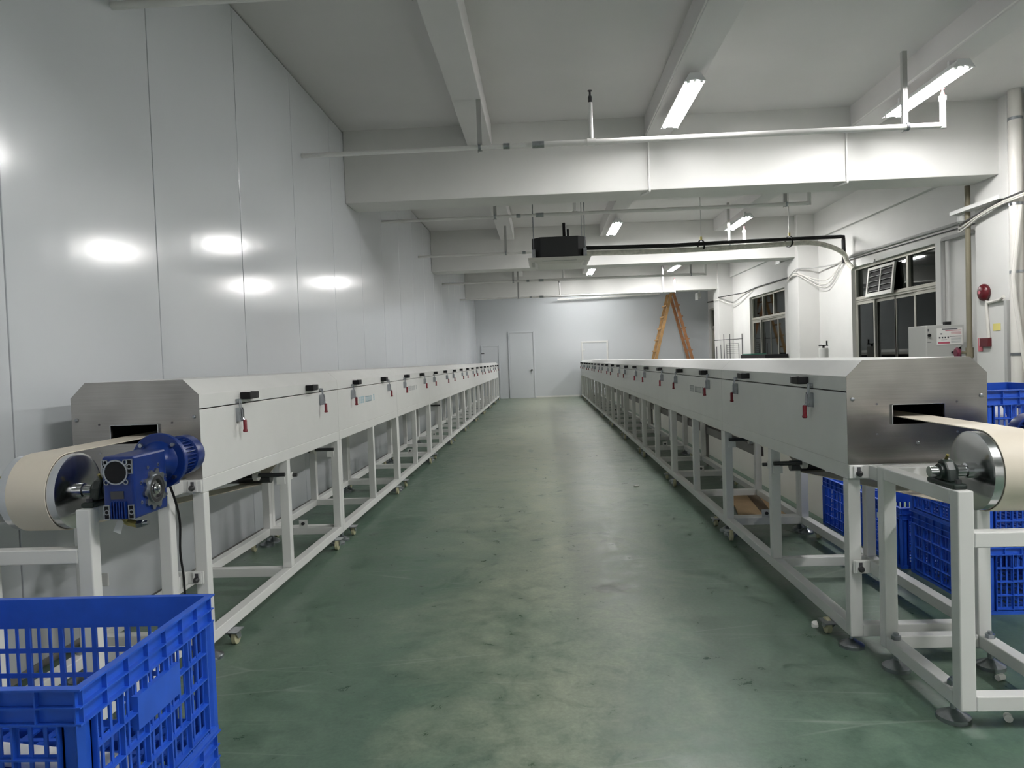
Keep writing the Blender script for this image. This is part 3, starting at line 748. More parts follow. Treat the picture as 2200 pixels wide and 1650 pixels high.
# ------------------------------------------------------------------ drive stands with rollers
def make_stand(side, dz, label):
    xc = 1.513 if side > 0 else -1.743
    ai = -1 if side > 0 else 1           # direction towards the aisle
    X = lambda d: xc + ai*d              # d measured from the centre towards the aisle
    t = thing('drive_stand', label, 'stand', (xc, 2.62, 0))
    T = 0.05; z0 = 0.067; zt = 0.784+dz
    yn, yf = 2.35, 2.86
    for d in (-0.203, 0.153):
        obj('post', MB().box(X(d), X(d+T), yn, yn+T, z0, zt), 'white_paint', t, bev=0.004)
        obj('post', MB().box(X(d), X(d+T), yf, yf+T, z0, zt), 'white_paint', t, bev=0.004)
        obj('top_rail', MB().box(X(d), X(d+T), yn+T, yf, zt-T, zt), 'white_paint', t, bev=0.004)
        obj('bottom_rail', MB().box(X(d), X(d+T), yn+T, yf, z0, z0+T), 'white_paint', t, bev=0.004)
    for yy in (yn, yf):
        obj('cross_rail', MB().box(X(-0.153), X(0.153), yy, yy+T, z0, z0+T), 'white_paint', t, bev=0.004)
        obj('cross_rail', MB().box(X(-0.153), X(0.153), yy, yy+T, 0.60+dz, 0.65+dz) if yy == yn else MB().box(X(-0.153), X(0.153), yy, yy+T, zt-T, zt), 'white_paint', t, bev=0.004)
    for d in (-0.178, 0.178):
        for yy in (yn+0.09, yf-0.03):
            ft = MB().lathe((X(d), yy, 0), (0,0,1), [(0,.052),(.014,.052),(.018,.046),(.026,.03),(.036,.016),(.038,.010),(z0+T+0.025,.010)], 20)
            fo = obj('levelling_foot', ft, 'zinc', t, smooth=True)
            nb = MB(); nb.cyl((X(d), yy, z0+T+0.0005), (X(d), yy, z0+T+0.016), 0.018, 6)
            obj('lock_nut', nb, 'zinc', fo)
    # roller
    yc, zc = 2.46, 0.832+dz
    xa, xb = X(-0.10), X(0.10)
    ro = obj('drum', MB().lathe((xa, yc, zc), (xb-xa, 0, 0), [(0,.122),(0.002,.131),(.198,.131),(.2,.122)], 64), 'steel', t, smooth=True, label='polished steel belt roller')
    for d in (-0.1, 0.1):
        s = 1 if d > 0 else -1
        obj('hub', MB().lathe((X(d), yc, zc), (X(d+s*0.05)-X(d), 0, 0), [(0,.026),(.018,.026),(.02,.019),(.05,.019)], 20), 'steel', ro, smooth=True)
    obj('shaft', MB().cyl((X(-0.235), yc, zc), (X(0.235), yc, zc), 0.0175, 20), 'steel', ro, smooth=True)
    # pillow block bearings
    for d in (-0.178, 0.178):
        pb = MB()
        pb.box(X(d-0.022), X(d+0.022), yc-0.085, yc+0.085, zt, zt+0.018)
        pb.prism([(yc-0.05, zt+0.018), (yc+0.05, zt+0.018), (yc+0.036, zc+0.01), (yc+0.02, zc+0.034), (yc, zc+0.042), (yc-0.02, zc+0.034), (yc-0.036, zc+0.01)], 'x', X(d-0.017), X(d+0.017))
        bo = obj('pillow_block', pb, 'bearing', t, bev=0.006)
        obj('bearing_insert', MB().cyl((X(d-0.026), yc, zc), (X(d+0.026), yc, zc), 0.026, 20), 'bearing', bo, smooth=True)
        for yy in (yc-0.068, yc+0.068):
            obj('bolt', MB().cyl((X(d), yy, zt+0.018), (X(d), yy, zt+0.030), 0.010, 6), 'dark_steel', bo)
        obj('grease_nipple', MB().cyl((X(d), yc+0.005, zc+0.036), (X(d), yc-0.01, zc+0.056), 0.005, 8), 'brass', bo)
    # clamps tying the stand to the first tunnel section
    for d in (-0.279, 0.279):
        s = 1 if d > 0 else -1
        for z in (0.722+dz, 0.33+dz):
            k = MB(); k.box(X(d), X(d-s*0.135), 2.984, 2.9955, z, z+0.055) if z > 0.5 else k.box(X(d-s*0.01), X(d-s*0.13), 2.984, 2.9955, z, z+0.055)
            k.box(X(d-s*0.085), X(d-s*0.076), 2.91, 2.984, z, z+0.055)
            k.box(X(d-s*0.015), X(d-s*0.055), 2.978, 2.984, z+0.002, z+0.053)
            ko = obj('clamp_plate', k, 'white_paint', t, bev=0.003)
            obj('slot', MB().box(X(d-s*0.028), X(d-s*0.042), 2.9765, 2.9779, z+0.018, z+0.048), 'ink_dark', ko)
            obj('bolt', MB().lathe((X(d-s*0.035), 2.978, z+0.022), (0,-1,0), [(0,.012),(.01,.013),(.014,.01),(.022,.007)], 10), 'dark_steel', ko, smooth=True)
    return t, X, ai
stL, XLs, aiL = make_stand(-1, 0.016, 'white square tube stand carrying the left roller and blue motor')
stR, XRs, aiR = make_stand(1, 0.0, 'white square tube stand carrying the right roller, nearest the viewer')

def gear_motor(t, X, dz, d0):
    # worm gearbox outboard of the stand, d0 = inner face offset from the centre towards the motor side
    yc, zc = 2.455, 0.832+dz
    x0, x1 = X(d0), X(d0+0.108)
    s = 1 if x1 > x0 else -1
    y0, y1 = 2.335, 2.545; z0, z1 = 0.762+dz-0.012, 0.962+dz
    hb = MB().box(x0, x1, y0, y1, z0, z1)
    g = obj('gearbox', hb, 'motor_blue', t, bev=0.008, label='dark blue worm gearbox')
    # recessed-looking cheek panels and ribs on the face towards the viewer
    rb = MB()
    for k in range(6):
        xx = x0 + s*(0.028 + 0.0095*k); rb.box(xx, xx+s*0.004, y0-0.010, y0+0.001, z0+0.006, z0+0.062)
    obj('cooling_rib', rb, 'motor_blue', g, bev=0.001)
    xm = (x0+x1)/2 - s*0.004; zw = zc + 0.078
    obj('bearing_cap', MB().cyl((xm, y0-0.0045, zw), (xm, y0, zw), 0.036, 32), 'black', g, smooth=True)
    rg = MB(); rg.ring((xm, y0, zw), (0,-1,0), 0.042, 0.037, 0.007, 32)
    for a in (45, 135, 225, 315):
        px, pz = xm+0.047*math.cos(math.radians(a)), zw+0.047*math.sin(math.radians(a))
        rg.ring((px, y0, pz), (0,-1,0), 0.009, 0.006, 0.006, 12)
    obj('cap_ring', rg, 'zinc', g, smooth=True)
    for xx in (x0+s*0.012, x1-s*0.012):
        for zz in (zw+0.018, z0+0.026):
            lg = MB(); w_, h_ = 0.0105, 0.024
            for (a, b, c, d) in ((-w_, w_, h_-.003, h_), (-w_, w_, -h_, -h_+.003), (-w_, -w_+.003, -h_+.003, h_-.003), (w_-.003, w_, -h_+.003, h_-.003)):
                lg.box(xx+a, xx+b, y0-0.004, y0+0.001, zz+c, zz+d)
            lg.ring((xx, y0, zz), (0,-1,0), 0.009, 0.006, 0.004, 14)
            lo = obj('mounting_lug', lg, 'zinc', g)
            obj('lug_hole', MB().box(xx-w_+.003, xx+w_-.003, y0-0.0015, y0+0.0005, zz-h_+.003, zz+h_-.003), 'black', g)
    obj('nameplate', MB().box(xm-s*0.022, xm+s*0.022, y0-0.003, y0-0.0002, zc-0.012, zc+0.014), 'dark_steel', g, label='small metal nameplate')
    # output side: star flange, bearing ring, shaft end
    n = 20; pts = []
    for k in range(n*2):
        a = math.pi*k/n; r = 0.072 if (k % 4) in (0, 1) else 0.060
        pts.append((yc + r*math.cos(a), zc + 0.0 + r*math.sin(a)))
    inn = [(yc + 0.05*math.cos(math.pi*k/n), zc + 0.05*math.sin(math.pi*k/n)) for k in range(n*2)]
    fb = MB(); N2 = n*2; xo = x1 + s*0.008
    vs = [(x1, *p) for p in pts] + [(xo, *p) for p in pts] + [(xo, *p) for p in inn] + [(x1, *p) for p in inn]
    fs = []
    for q in range(3): fs += [(q*N2+i, q*N2+(i+1)%N2, (q+1)*N2+(i+1)%N2, (q+1)*N2+i) for i in range(N2)]
    fb._add(vs, fs)
    obj('output_flange', fb, 'zinc', g)
    ob = MB(); ob.ring((x1, yc, zc), (s,0,0), 0.047, 0.034, 0.012, 32)
    obj('seal_ring', ob, 'dark_steel', g, smooth=True)
    r2 = MB(); r2.ring((x1, yc, zc), (s,0,0), 0.0500, 0.0472, 0.0135, 32)
    obj('machined_ring', r2, 'zinc', g, smooth=True)
    obj('shaft_end', MB().lathe((x1, yc, zc), (s,0,0), [(0,.033),(.004,.033),(.005,.02),(.012,.02),(.013,.011),(.02,.011),(.022,.007)], 20), 'steel', g, smooth=True)
    for k in range(8):
        a = math.pi*2*(k+0.5)/8
        yy, zz = yc+0.086*math.cos(a), zc+0.086*math.sin(a)
        if y0+.01 < yy < y1-.005 and z0+.008 < zz < z1-.008: obj('bolt_hole', MB().ring((x1, yy, zz), (s,0,0), 0.0065, 0.004, 0.002, 10), 'zinc', g)
    # flange towards the motor
    ym = y1
    fl_ = MB().lathe((xm, ym-0.02, zw), (0,1,0), [(0,.052),(.02,.055),(.06,.066),(.072,.074),(.0725,.1),(.075,.103),(.092,.103),(.095,.1)], 40)
    fo = obj('motor_flange', fl_, 'motor_blue', g, smooth=True)
    for a in (45, 135, 225, 315):
        px, pz = xm+0.085*math.cos(math.radians(a)), zw+0.085*math.sin(math.radians(a))
        obj('flange_bolt', MB().cyl((px, ym+0.0525, pz), (px, ym+0.040, pz), 0.008, 6), 'zinc', fo)
    yb = ym+0.075
    mbm = MB().cyl((xm, yb, zw), (xm, yb+0.19, zw), 0.060, 32)
    mo = obj('motor_body', mbm, 'motor_blue', t, smooth=True, label='blue finned electric motor')
    fins = []
    for k in range(30):
        a = 2*math.pi*k/30
        fb = MB().box(-0.0015, 0.0015, yb+0.006, yb+0.135, 0.058, 0.071)
        fb.v = [(xm + p[0]*math.cos(a) + p[2]*math.sin(a), p[1], zw - p[0]*math.sin(a) + p[2]*math.cos(a)) for p in fb.v]
        obj('fin', fb, 'motor_blue', mo)
    obj('fan_cover', MB().lathe((xm, yb+0.13, zw), (0,1,0), [(0,.072),(.003,.077),(.055,.077),(.072,.069),(.08,.045)], 36), 'motor_blue', mo, smooth=True)
    obj('terminal_box', MB().box(xm-s*0.05, xm+s*0.01, yb+0.03, yb+0.11, zw-0.105, zw-0.05), 'motor_blue', mo, bev=0.006)
    # drain elbow with oily bottle below
    eb = MB(); eb.tube(smooth_path([(xm-s*0.01, y0+0.05, z0), (xm-s*0.005, y0+0.055, z0-0.018), (xm+s*0.03, y0+0.06, z0-0.03)], 4), 0.012, 10)
    eo = obj('torque_bolt', eb, 'brass', g, smooth=True)
    nb = MB(); nb.cyl((xm+s*0.028, y0+0.06, z0-0.03), (xm+s*0.05, y0+0.06, z0-0.026), 0.014, 6); nb.cyl((xm+s*0.05, y0+0.06, z0-0.026), (xm+s*0.066, y0+0.06, z0-0.024), 0.009, 10)
    obj('nut', nb, 'zinc', eo)
    tg = MB()._add([(xm-s*0.028, y0+0.04, z0-0.005), (xm-s*0.008, y0+0.045, z0-0.005), (xm-s*0.015, y0+0.03, z0-0.055), (xm-s*0.04, y0+0.03, z0-0.045),
                    (xm-s*0.028, y0+0.042, z0-0.005), (xm-s*0.008, y0+0.047, z0-0.005), (xm-s*0.015, y0+0.032, z0-0.055), (xm-s*0.04, y0+0.032, z0-0.045)],
                   [(0,1,2,3),(7,6,5,4),(0,4,5,1),(1,5,6,2),(2,6,7,3),(3,7,4,0)])
    obj('plastic_tag', tg, 'clear', g)
gear_motor(stL, XLs, 0.016, 0.262)
gear_motor(stR, lambda d: 1.513 + d, 0.0, 0.262)

# black motor cable down the left leg
tag(obj('motor_cable', MB().tube(smooth_path([(-1.50, 2.80, 0.80), (-1.505, 2.85, 0.72), (-1.535, 2.93, 0.62), (-1.54, 2.93, 0.5), (-1.53, 2.93, 0.38), (-1.545, 2.95, 0.22), (-1.58, 2.94, 0.10), (-1.64, 2.96, 0.006)], 5), 0.005, 6), 'black', smooth=True), 'black cable hanging beside the left stand', 'cable')

# ------------------------------------------------------------------ crates
def make_crate(cx, cy, z0, lx, ly, hgt, label, detail=True, plate_side=None, group=None):
    t = thing('plastic_crate', label, 'crate', (cx, cy, z0), group)
    zt = z0 + hgt; rim = 0.068
    def side_pts(L): return L
    wt = 0.003; out = 0.014
    # four lattice sides in local (u along, v outward)
    for si in range(4):
        L = lx if si % 2 == 0 else ly
        W2 = (ly if si % 2 == 0 else lx)/2
        ang = [0, math.pi/2, math.pi, -math.pi/2][si]
        def loc(mb):
            # u -> tangent, v -> outward
            R = Matrix.Translation((cx, cy, 0)) @ Matrix.Rotation(ang, 4, 'Z')
            mb.v = [tuple(R @ Vector((p[0], -(W2 - out + p[1]), p[2]))) for p in mb.v]
            return mb
        h = L/2 - out
        inner = h - 0.035
        # rim band
        rb = MB(); e0 = 0 if si % 2 == 0 else wt; rb.box(-h+e0, h-e0, -wt, 0, zt-rim, zt-0.004); ex = out if si % 2 == 0 else -wt
        rb.box(-h-ex, h+ex, -wt, out, zt-0.004, zt)
        e1 = out*.8 if si % 2 == 0 else 0
        rb.box(-h-e1, h+e1, 0, out*0.8, zt-rim*0.55, zt-rim*0.55+0.003); rb.box(-h-e1, h+e1, 0, out*0.8, zt-rim-0.0005, zt-rim+0.003)
        nrib = max(3, int(round(L/0.075)))
        for k in range(nrib+1):
            u = -h + 2*h*k/nrib; rb.box(u-0.0015, u+0.0015, -0.0005, out*0.72, zt-rim+0.001, zt-0.0045)
        sp = obj('rim', loc(rb), 'crate', t)
        # lattice
        lb = MB()
        zb, zr = z0+0.012, zt-rim
        rows = 4
        ncol = max(4, int(round(2*inner/0.082)))
        for sgn in (-1, 1):
            lb.box(sgn*inner, sgn*h, -wt, 0, zb, zr)          # solid corner strip
            lb.box(sgn*inner-0.0015, sgn*inner+0.0015, 0, out*.8, zb, zr)
        lb.box(-inner, inner, -wt*0.95, -0.0002, zb+0.0005, zb+0.022)
        for r in range(rows+1):
            z = zb+0.012 + (zr-zb-0.012)*r/rows
            if r < rows: lb.box(-inner, inner, -wt*0.5, out*0.75, z-0.0015, z+0.0015)
            lb.box(-inner, inner, -wt*0.85, -0.0004, z-0.006, z+0.006)
            if r < rows:
                zm = z + (zr-zb-0.012)/rows/2
        for k in range(ncol+1):
            u = -inner + 2*inner*k/ncol
            lb.box(u-0.006, u+0.006, -wt, 0, zb, zr); lb.box(u-0.002, u+0.002, -0.0008, out*.7, zb+0.001, zr-0.001)
            if k < ncol:
                for q in (1/3, 2/3):
                    uu = u + 2*inner/ncol*q; lb.box(uu-0.0035, uu+0.0035, -wt*0.92, 0.001, zb+0.002, zr-0.0005)
        if plate_side == si:
            lb.box(-0.085, 0.085, -wt*0.7, out*0.82, zr-0.10, zr-0.03)
        obj('lattice_side', loc(lb), 'crate', t)
        cb = MB()  # rounded corner post
        pts = [(h, -out), (h+out*.6, -out*.2), (h+out*.9, out*0.2), (h+out*0.2, out*0.9), (h-out*0.3, out*0.5), (h-out*.6, 0), (h-out*0.6, -wt)]
        cb.prism([(p[0], p[1]) for p in pts], 'z', zb, zr)
        obj('corner_post', loc(cb), 'crate', t)
    # bottom grid and foot flange
    bb = MB(); hx, hy = lx/2-out, ly/2-out
    nb = 12
    for k in range(nb+1):
        x = cx - hx + 2*hx*k/nb; bb.box(x-0.008, x+0.008, cy-hy, cy+hy, z0+0.010, z0+0.016)
    for k in range(9):
        y = cy - hy + 2*hy*k/8; bb.box(cx-hx, cx+hx, y-0.008, y+0.008, z0+0.010, z0+0.017)
    obj('base_grid', bb, 'crate', t)
    fb = MB(); fb.box(cx-hx-0.01, cx+hx+0.01, cy-hy-0.01, cy-hy+0.006, z0, z0+0.012); fb.box(cx-hx-0.01, cx+hx+0.01, cy+hy-0.006, cy+hy+0.01, z0, z0+0.012)
    fb.box(cx-hx-0.01, cx-hx+0.006, cy-hy+0.006, cy+hy-0.006, z0, z0+0.012); fb.box(cx+hx-0.006, cx+hx+0.01, cy-hy+0.006, cy+hy-0.006, z0, z0+0.012)
    obj('foot_rim', fb, 'crate', t)
    return t
CH = 0.345
make_crate(-1.195, 1.50, 0.346, 0.70, 0.53, CH, 'open blue lattice crate in the left foreground, on top of its stack', plate_side=1)
make_crate(-1.195, 1.50, 0.0, 0.70, 0.53, CH, 'blue lattice crate under the open crate in the left foreground')
for k in range(3):
    make_crate(2.285, 3.735, k*0.347, 0.55, 0.70, CH, ['blue crate at the bottom of the stack behind the right stand', 'middle blue crate of the stack behind the right stand', 'topmost blue crate of the stack behind the right stand'][k], group='stacked blue crates')
make_crate(2.33, 4.40, 0.0, 0.70, 0.55, CH, 'single blue crate on the floor right behind the stacked crates')
make_crate(2.325, 4.985, 0.0, 0.70, 0.55, CH, 'farthest blue crate on the floor, next to the cream partition')

# things lying in the crates
rnd = random.Random(11)
z = 0.346+0.018
for k, (a, b) in enumerate((((-1.45, 1.36), (-0.93, 1.42)), ((-1.40, 1.60), (-0.95, 1.52)))):
    zz = z + 0.0255
    o = obj('white_tube', MB().cyl((a[0], a[1], zz), (b[0], b[1], zz), 0.025, 14), 'paper', smooth=True, origin=(a[0], a[1], z))
    tag(o, ['white plastic tube lying in the foreground crate, nearer the viewer', 'white plastic tube lying in the foreground crate, nearer the stand'][k], 'tube')
for k in range(3):
    pts = []
    for q in range(14):
        aa = q*0.55 + k*1.3; pts.append((-1.40+0.085*math.cos(aa)+0.01*k, 1.48+0.09*math.sin(aa), z+0.008+0.0088*k + (0.053 if False else 0)))
    pts = [(p[0], p[1]-0.0, p[2]) for p in pts]
    tag(obj('wire_coil', MB().tube(pts, 0.004, 6), 'paper', smooth=True, origin=(-1.40, 1.48, z)), ['bottom loop of white wire coiled in the foreground crate', 'middle loop of white wire coiled in the foreground crate', 'top loop of white wire coiled in the foreground crate'][k], 'wire', 'coiled white wire')
tag(obj('plastic_bag', MB().lathe((2.15, 3.60, 0.694+0.018), (0,0,1), [(0,.06),(.05,.09),(.12,.095),(.2,.08),(.27,.05),(.3,.02)], 12), 'paper', smooth=True, origin=(2.15, 3.6, 0.712)), 'white bag standing in the topmost crate', 'bag')

# ------------------------------------------------------------------ cable tray under the right line
ct = thing('cable_tray', 'grey cable tray running along the back of the right conveyor legs', 'tray', (1.82, 6.4, 0))
obj('tray_channel', MB().prism([(1.797, 0.365), (1.85, 0.365), (1.85, 0.445), (1.847, 0.445), (1.847, 0.368), (1.80, 0.368), (1.80, 0.445), (1.797, 0.445)], 'y', 6.2, 22.4), 'tray', ct)
for y in (8.15, 12.27, 16.39, 20.5):
    obj('tray_leg', MB().box(1.80, 1.83, y, y+0.03, 0, 0.365), 'tray', ct)

# flattened cardboard, scraps and floor litter
cb = thing('cardboard_sheet', 'flattened cardboard with brown tape lying under the right conveyor', 'cardboard', (1.72, 5.9, 0))
obj('sheet', MB().prism([(1.47, 5.62), (1.72, 5.50), (1.86, 5.62), (1.94, 6.3), (1.62, 6.42), (1.56, 6.2), (1.50, 6.12), (1.52, 5.9)], 'z', 0.001, 0.012), 'card', cb)
obj('tape_strip', MB().prism([(1.64, 5.545), (1.71, 5.512), (1.83, 6.33), (1.74, 6.36)], 'z', 0.012, 0.0135), 'card_dark', cb)
def scrap(cx, cy, s, label, z0=0.0005):
    pts = []
    for k in range(7):
        a = 2*math.pi*k/7; r = s*(0.6+0.5*rnd.random()); pts.append((cx+r*math.cos(a), cy+0.6*r*math.sin(a)))
    mb = MB(); n = len(pts)
    top = [(p[0], p[1], z0+0.006+0.02*rnd.random()) for p in pts]; bot = [(p[0], p[1], z0) for p in pts]
    mb._add(bot+top, [tuple(range(n))[::-1], tuple(range(n, 2*n))]+[(i,(i+1)%n,n+(i+1)%n,n+i) for i in range(n)])
    return tag(obj('paper_scrap', mb, 'paper', origin=(cx, cy, z0)), label, 'litter')
scrap(1.66, 3.12, 0.06, 'crumpled white paper on the floor behind the right stand')
scrap(1.90, 5.2, 0.07, 'crumpled white paper on the floor beside the farthest crate')
scrap(1.19, 3.28, 0.018, 'tiny torn white paper on the floor by the nearest right foot')
def stub(x, y, a, label, r=0.012, l=0.03):
    d = Vector((math.cos(a), math.sin(a), 0))*l/2
    tag(obj('plastic_stub', MB().cyl(Vector((x, y, r))-d, Vector((x, y, r))+d, r, 10), 'paper', smooth=True, origin=(x, y, 0)), label, 'litter')
stub(1.66, 2.72, 0.4, 'white plastic stub on the floor under the right stand')
stub(1.50, 2.42, 1.2, 'white plastic stub on the floor in front of the right stand', 0.013, 0.02)
stub(0.86, 6.95, 0.1, 'small white stub on the floor along the right conveyor', 0.010, 0.045)

# ------------------------------------------------------------------ right wall services
# vent in the first window
vy0, vy1, vz0, vz1 = 11.58, 12.50, 2.11, 2.60
vt = thing('vent_shutter', 'white framed shutter vent with dark slats set crooked in the window', 'vent', (5.50, 12.0, 2.12))
def vrot(mb):
    R = Matrix.Translation((5.53, 12.04, 2.355)) @ Matrix.Rotation(math.radians(6.5), 4, 'Y')
    mb.v = [tuple(R @ Vector((p[0]-5.51, p[1]-12.04, p[2]-2.355))) for p in mb.v]; return mb
fr = MB(); 
fr.box(5.495, 5.53, vy0, vy0+0.05, vz0, vz1); fr.box(5.495, 5.53, vy1-0.05, vy1, vz0, vz1); fr.box(5.495, 5.53, vy0+0.05, vy1-0.05, vz0, vz0+0.06); fr.box(5.495, 5.53, vy0+0.05, vy1-0.05, vz1-0.045, vz1)
fr.box(5.50, 5.515, 12.025, 12.055, vz0+0.06, vz1-0.045)
obj('frame', vrot(fr), 'ac_white', vt, bev=0.003)
obj('backing', vrot(MB().box(5.524, 5.529, vy0+0.05, vy1-0.05, vz0+0.06, vz1-0.045)), 'black', vt)
for c0, c1 in ((vy0+0.055, 12.02), (12.06, vy1-0.055)):
    for k in range(5):
        z = vz0+0.085+k*0.083
        sl = MB().prism([(5.503, z), (5.506, z+0.002), (5.523, z+0.05), (5.520, z+0.05)], 'y', c0, c1)
        so = obj('slat', vrot(sl), 'black', vt)
        obj('slat_edge', vrot(MB().box(5.499, 5.504, c0, c1, z-0.002, z+0.003)), 'grey_pipe', so)
tag(obj('window_catch', MB().box(5.46, 5.475, 12.12, 12.22, 2.655, 2.67).box(5.475, 5.51, 12.13, 12.15, 2.655, 2.71), 'white_paint', origin=(5.47, 12.17, 2.66)), 'small white catch above the shutter vent', 'catch')

# conduits along the wall
tag(obj('wall_conduit', MB().tube([(5.475, 9.35, 2.84), (5.475, 13.2, 2.885)], 0.022, 8), 'grey_pipe', smooth=True), 'thick grey conduit along the wall above the first window', 'conduit')
tag(obj('cable_run', MB().tube([(5.485, 9.35, 2.775), (5.485, 13.2, 2.83)], 0.008, 6), 'dark_cable', smooth=True), 'thin dark cable just below the thick grey conduit', 'cable')
tag(obj('cable_run', MB().tube(smooth_path([(5.47, 13.2, 2.88), (5.46, 13.7, 2.83), (5.30, 14.4, 2.86), (5.06, 14.54, 2.86), (5.07, 15.0, 2.72), (5.4, 15.3, 2.80)], 5), 0.014, 6), 'grey_pipe', smooth=True), 'grey cable bundle wrapping round the second column', 'cable')
for k, (dz_, sag) in enumerate(((0, .30), (-.03, .22), (-0.05, .36))):
    tag(obj('sagging_cable', MB().tube(smooth_path([(5.44, 13.3, 2.86+dz_), (5.42, 14.0, 2.80-sag), (5.06, 14.53, 2.80+dz_), (5.06, 15.1, 2.72+dz_)], 6), 0.008, 6), 'pale_pipe', smooth=True), ['pale cable sagging before the second column, middle of three', 'pale cable sagging before the second column, highest of three', 'pale cable sagging before the second column, lowest of three'][k], 'cable', 'sagging pale cables')
tag(obj('cable_run', MB().tube([(5.47, 15.2, 2.87), (5.47, 18.6, 2.90), (5.45, 19.6, 2.86), (5.08, 20.97, 2.86)], 0.014, 6), 'dark_cable', smooth=True), 'dark cable along the wall above the second window', 'cable')
tag(obj('cable_run', MB().tube(smooth_path([(5.47, 18.9, 2.86), (5.44, 20.4, 2.62), (5.06, 20.97, 2.80), (5.06, 21.4, 2.78)], 5), 0.009, 6), 'pale_pipe', smooth=True), 'pale cable drooping before the farthest column', 'cable')
tag(obj('cable_run', MB().tube([(5.47, 21.6, 2.86), (5.47, 24.0, 2.95)], 0.02, 6), 'dark_cable', smooth=True), 'dark cable above the far corner window', 'cable')
# bracket with cable bundle at the first column
br = thing('cable_bracket', 'steel angle bracket with tangled cables at the first column', 'bracket', (5.06, 8.45, 2.70))
obj('angle_arm', MB().box(4.97, 5.085, 8.05, 9.0, 2.815, 2.825).box(4.97, 4.975, 8.05, 9.0, 2.825, 2.86), 'white_paint', br)
obj('junction_knob', MB().lathe((5.03, 8.86, 2.70), (0,0,1), [(0,.03),(.02,.05),(.07,.05),(.09,.03)], 12), 'grey_pipe', br, smooth=True)
for k in range(3):
    obj('cable_strand', MB().tube(smooth_path([(5.30, 9.35, 2.82-0.03*k), (5.06, 8.95, 2.70-0.045*k), (5.02, 8.5, 2.745-0.02*k), (5.02, 8.12, 2.80-.02*k), (5.05, 7.7, 2.83-.02*k), (5.2, 7.2, 2.9)], 5), 0.012, 6), ['dark_cable', 'pale_pipe', 'pale_pipe'][k], br, smooth=True)
# olive standpipe with valve
op = thing('standpipe', 'olive painted standpipe with a red valve wheel on the first column', 'pipe', (5.06, 8.80, 0))
obj('pipe_body', MB().cyl((5.055, 8.78, 0), (5.055, 8.78, 3.12), 0.03, 14), 'olive', op, smooth=True)
vb = MB(); vb.cyl((5.055, 8.78, 1.10), (5.055, 8.78, 1.22), 0.042, 14); vb.cyl((5.02, 8.78, 1.16), (4.93, 8.78, 1.165), 0.016, 10)
vo = obj('valve_body', vb, 'olive', op, smooth=True)
obj('valve_wheel', MB().lathe((4.93, 8.78, 1.165), (-1,0,0), [(0,.055),(.01,.062),(.03,.062),(.04,.045)], 8), 'valve_red', vo)
# grey conduit drop to the cabinet
tag(obj('cabinet_conduit', MB().tube([(5.47, 9.4, 2.68), (5.44, 10.02, 2.68), (5.44, 10.03, 2.66), (5.44, 10.03, 1.55)], 0.03, 8), 'grey_pipe', smooth=True), 'grey conduit dropping down the wall to the grey cabinet', 'conduit')
# tall plastic drain pipes at the near column
dp = thing('drain_pipe', 'wide white drain pipe in front of the first column', 'pipe', (5.10, 7.98, 0))
obj('pipe_body', MB().cyl((5.10, 7.98, 0), (5.10, 7.98, ZC+0.003), 0.065, 20), 'pale_pipe', dp, smooth=True)
for z in (1.12, 2.0, 2.72, 3.62): obj('pipe_clamp', MB().ring((5.10, 7.98, z), (0,0,1), 0.070, 0.0652, 0.03, 20), 'zinc', dp, smooth=True)
dp2 = thing('drain_pipe', 'second wide drain pipe at the right picture edge', 'pipe', (5.22, 7.80, 0))
obj('pipe_body', MB().cyl((5.235, 7.86, 0), (5.235, 7.86, ZC+0.003), 0.065, 20), 'pale_pipe', dp2, smooth=True)
tag(obj('slanting_pipe', MB().tube([(5.07, 7.86, 2.7), (5.00, 7.885, 1.95), (5.02, 7.885, 1.7), (5.10, 7.84, 0.9), (5.12, 7.80, 0.0)], 0.022, 8), 'pale_pipe', smooth=True), 'slim cream pipe slanting down in front of the drain pipe', 'pipe')
tag(obj('square_duct', MB().box(5.03, 5.088, 8.05, 8.099, 0, 1.72), 'grey_pipe', origin=(5.06, 8.06, 0), bev=0.004), 'square grey cable duct on the front of the first column', 'duct')
# fire alarm bell and call point
fa = thing('fire_alarm_bell', 'round red fire alarm bell on the first column', 'alarm', (5.09, 8.50, 1.84))
obj('bell_dome', MB().lathe((5.089, 8.50, 1.845), (-1,0,0), [(0,.085),(.02,.098),(.035,.098),(.055,.085),(.07,.055),(.075,.02)], 24), 'red_alarm', fa, smooth=True)
obj('bell_center', MB().cyl((5.015, 8.50, 1.845), (5.008, 8.50, 1.845), 0.018, 12), 'pink', fa, smooth=True)
tag(obj('alarm_conduit', MB().tube([(5.075, 8.47, 1.75), (5.07, 8.47, 1.68), (5.07, 8.43, 1.30)], 0.018, 8), 'pale_pipe', smooth=True), 'pinkish conduit between alarm bell and call point', 'conduit')
tag(obj('alarm_conduit', MB().tube([(5.07, 8.44, 1.72), (5.06, 8.2, 1.74), (5.04, 8.12, 1.76), (5.015, 8.07, 1.76)], 0.016, 8), 'pale_pipe', smooth=True), 'cream conduit elbow running from the alarm bell to the drain pipes', 'conduit')
cp = thing('call_point', 'red manual call point box with a faded tag on the first column', 'alarm', (5.09, 8.47, 1.22))
obj('box', MB().box(5.045, 5.089, 8.41, 8.57, 1.225, 1.325), 'red_alarm', cp, bev=0.004)
obj('notice_tag', MB().box(5.083, 5.0885, 8.575, 8.66, 1.17, 1.325), 'pink', cp)
obj('tag_text', MB().box(5.0815, 5.0829, 8.60, 8.635, 1.235, 1.32), 'paper', cp)
tag(obj('wall_sticker', MB().box(5.0845, 5.0895, 8.25, 8.38, 1.40, 1.48), 'yellow', origin=(5.087, 8.31, 1.4)), 'faded yellow sticker on the first column', 'sticker')
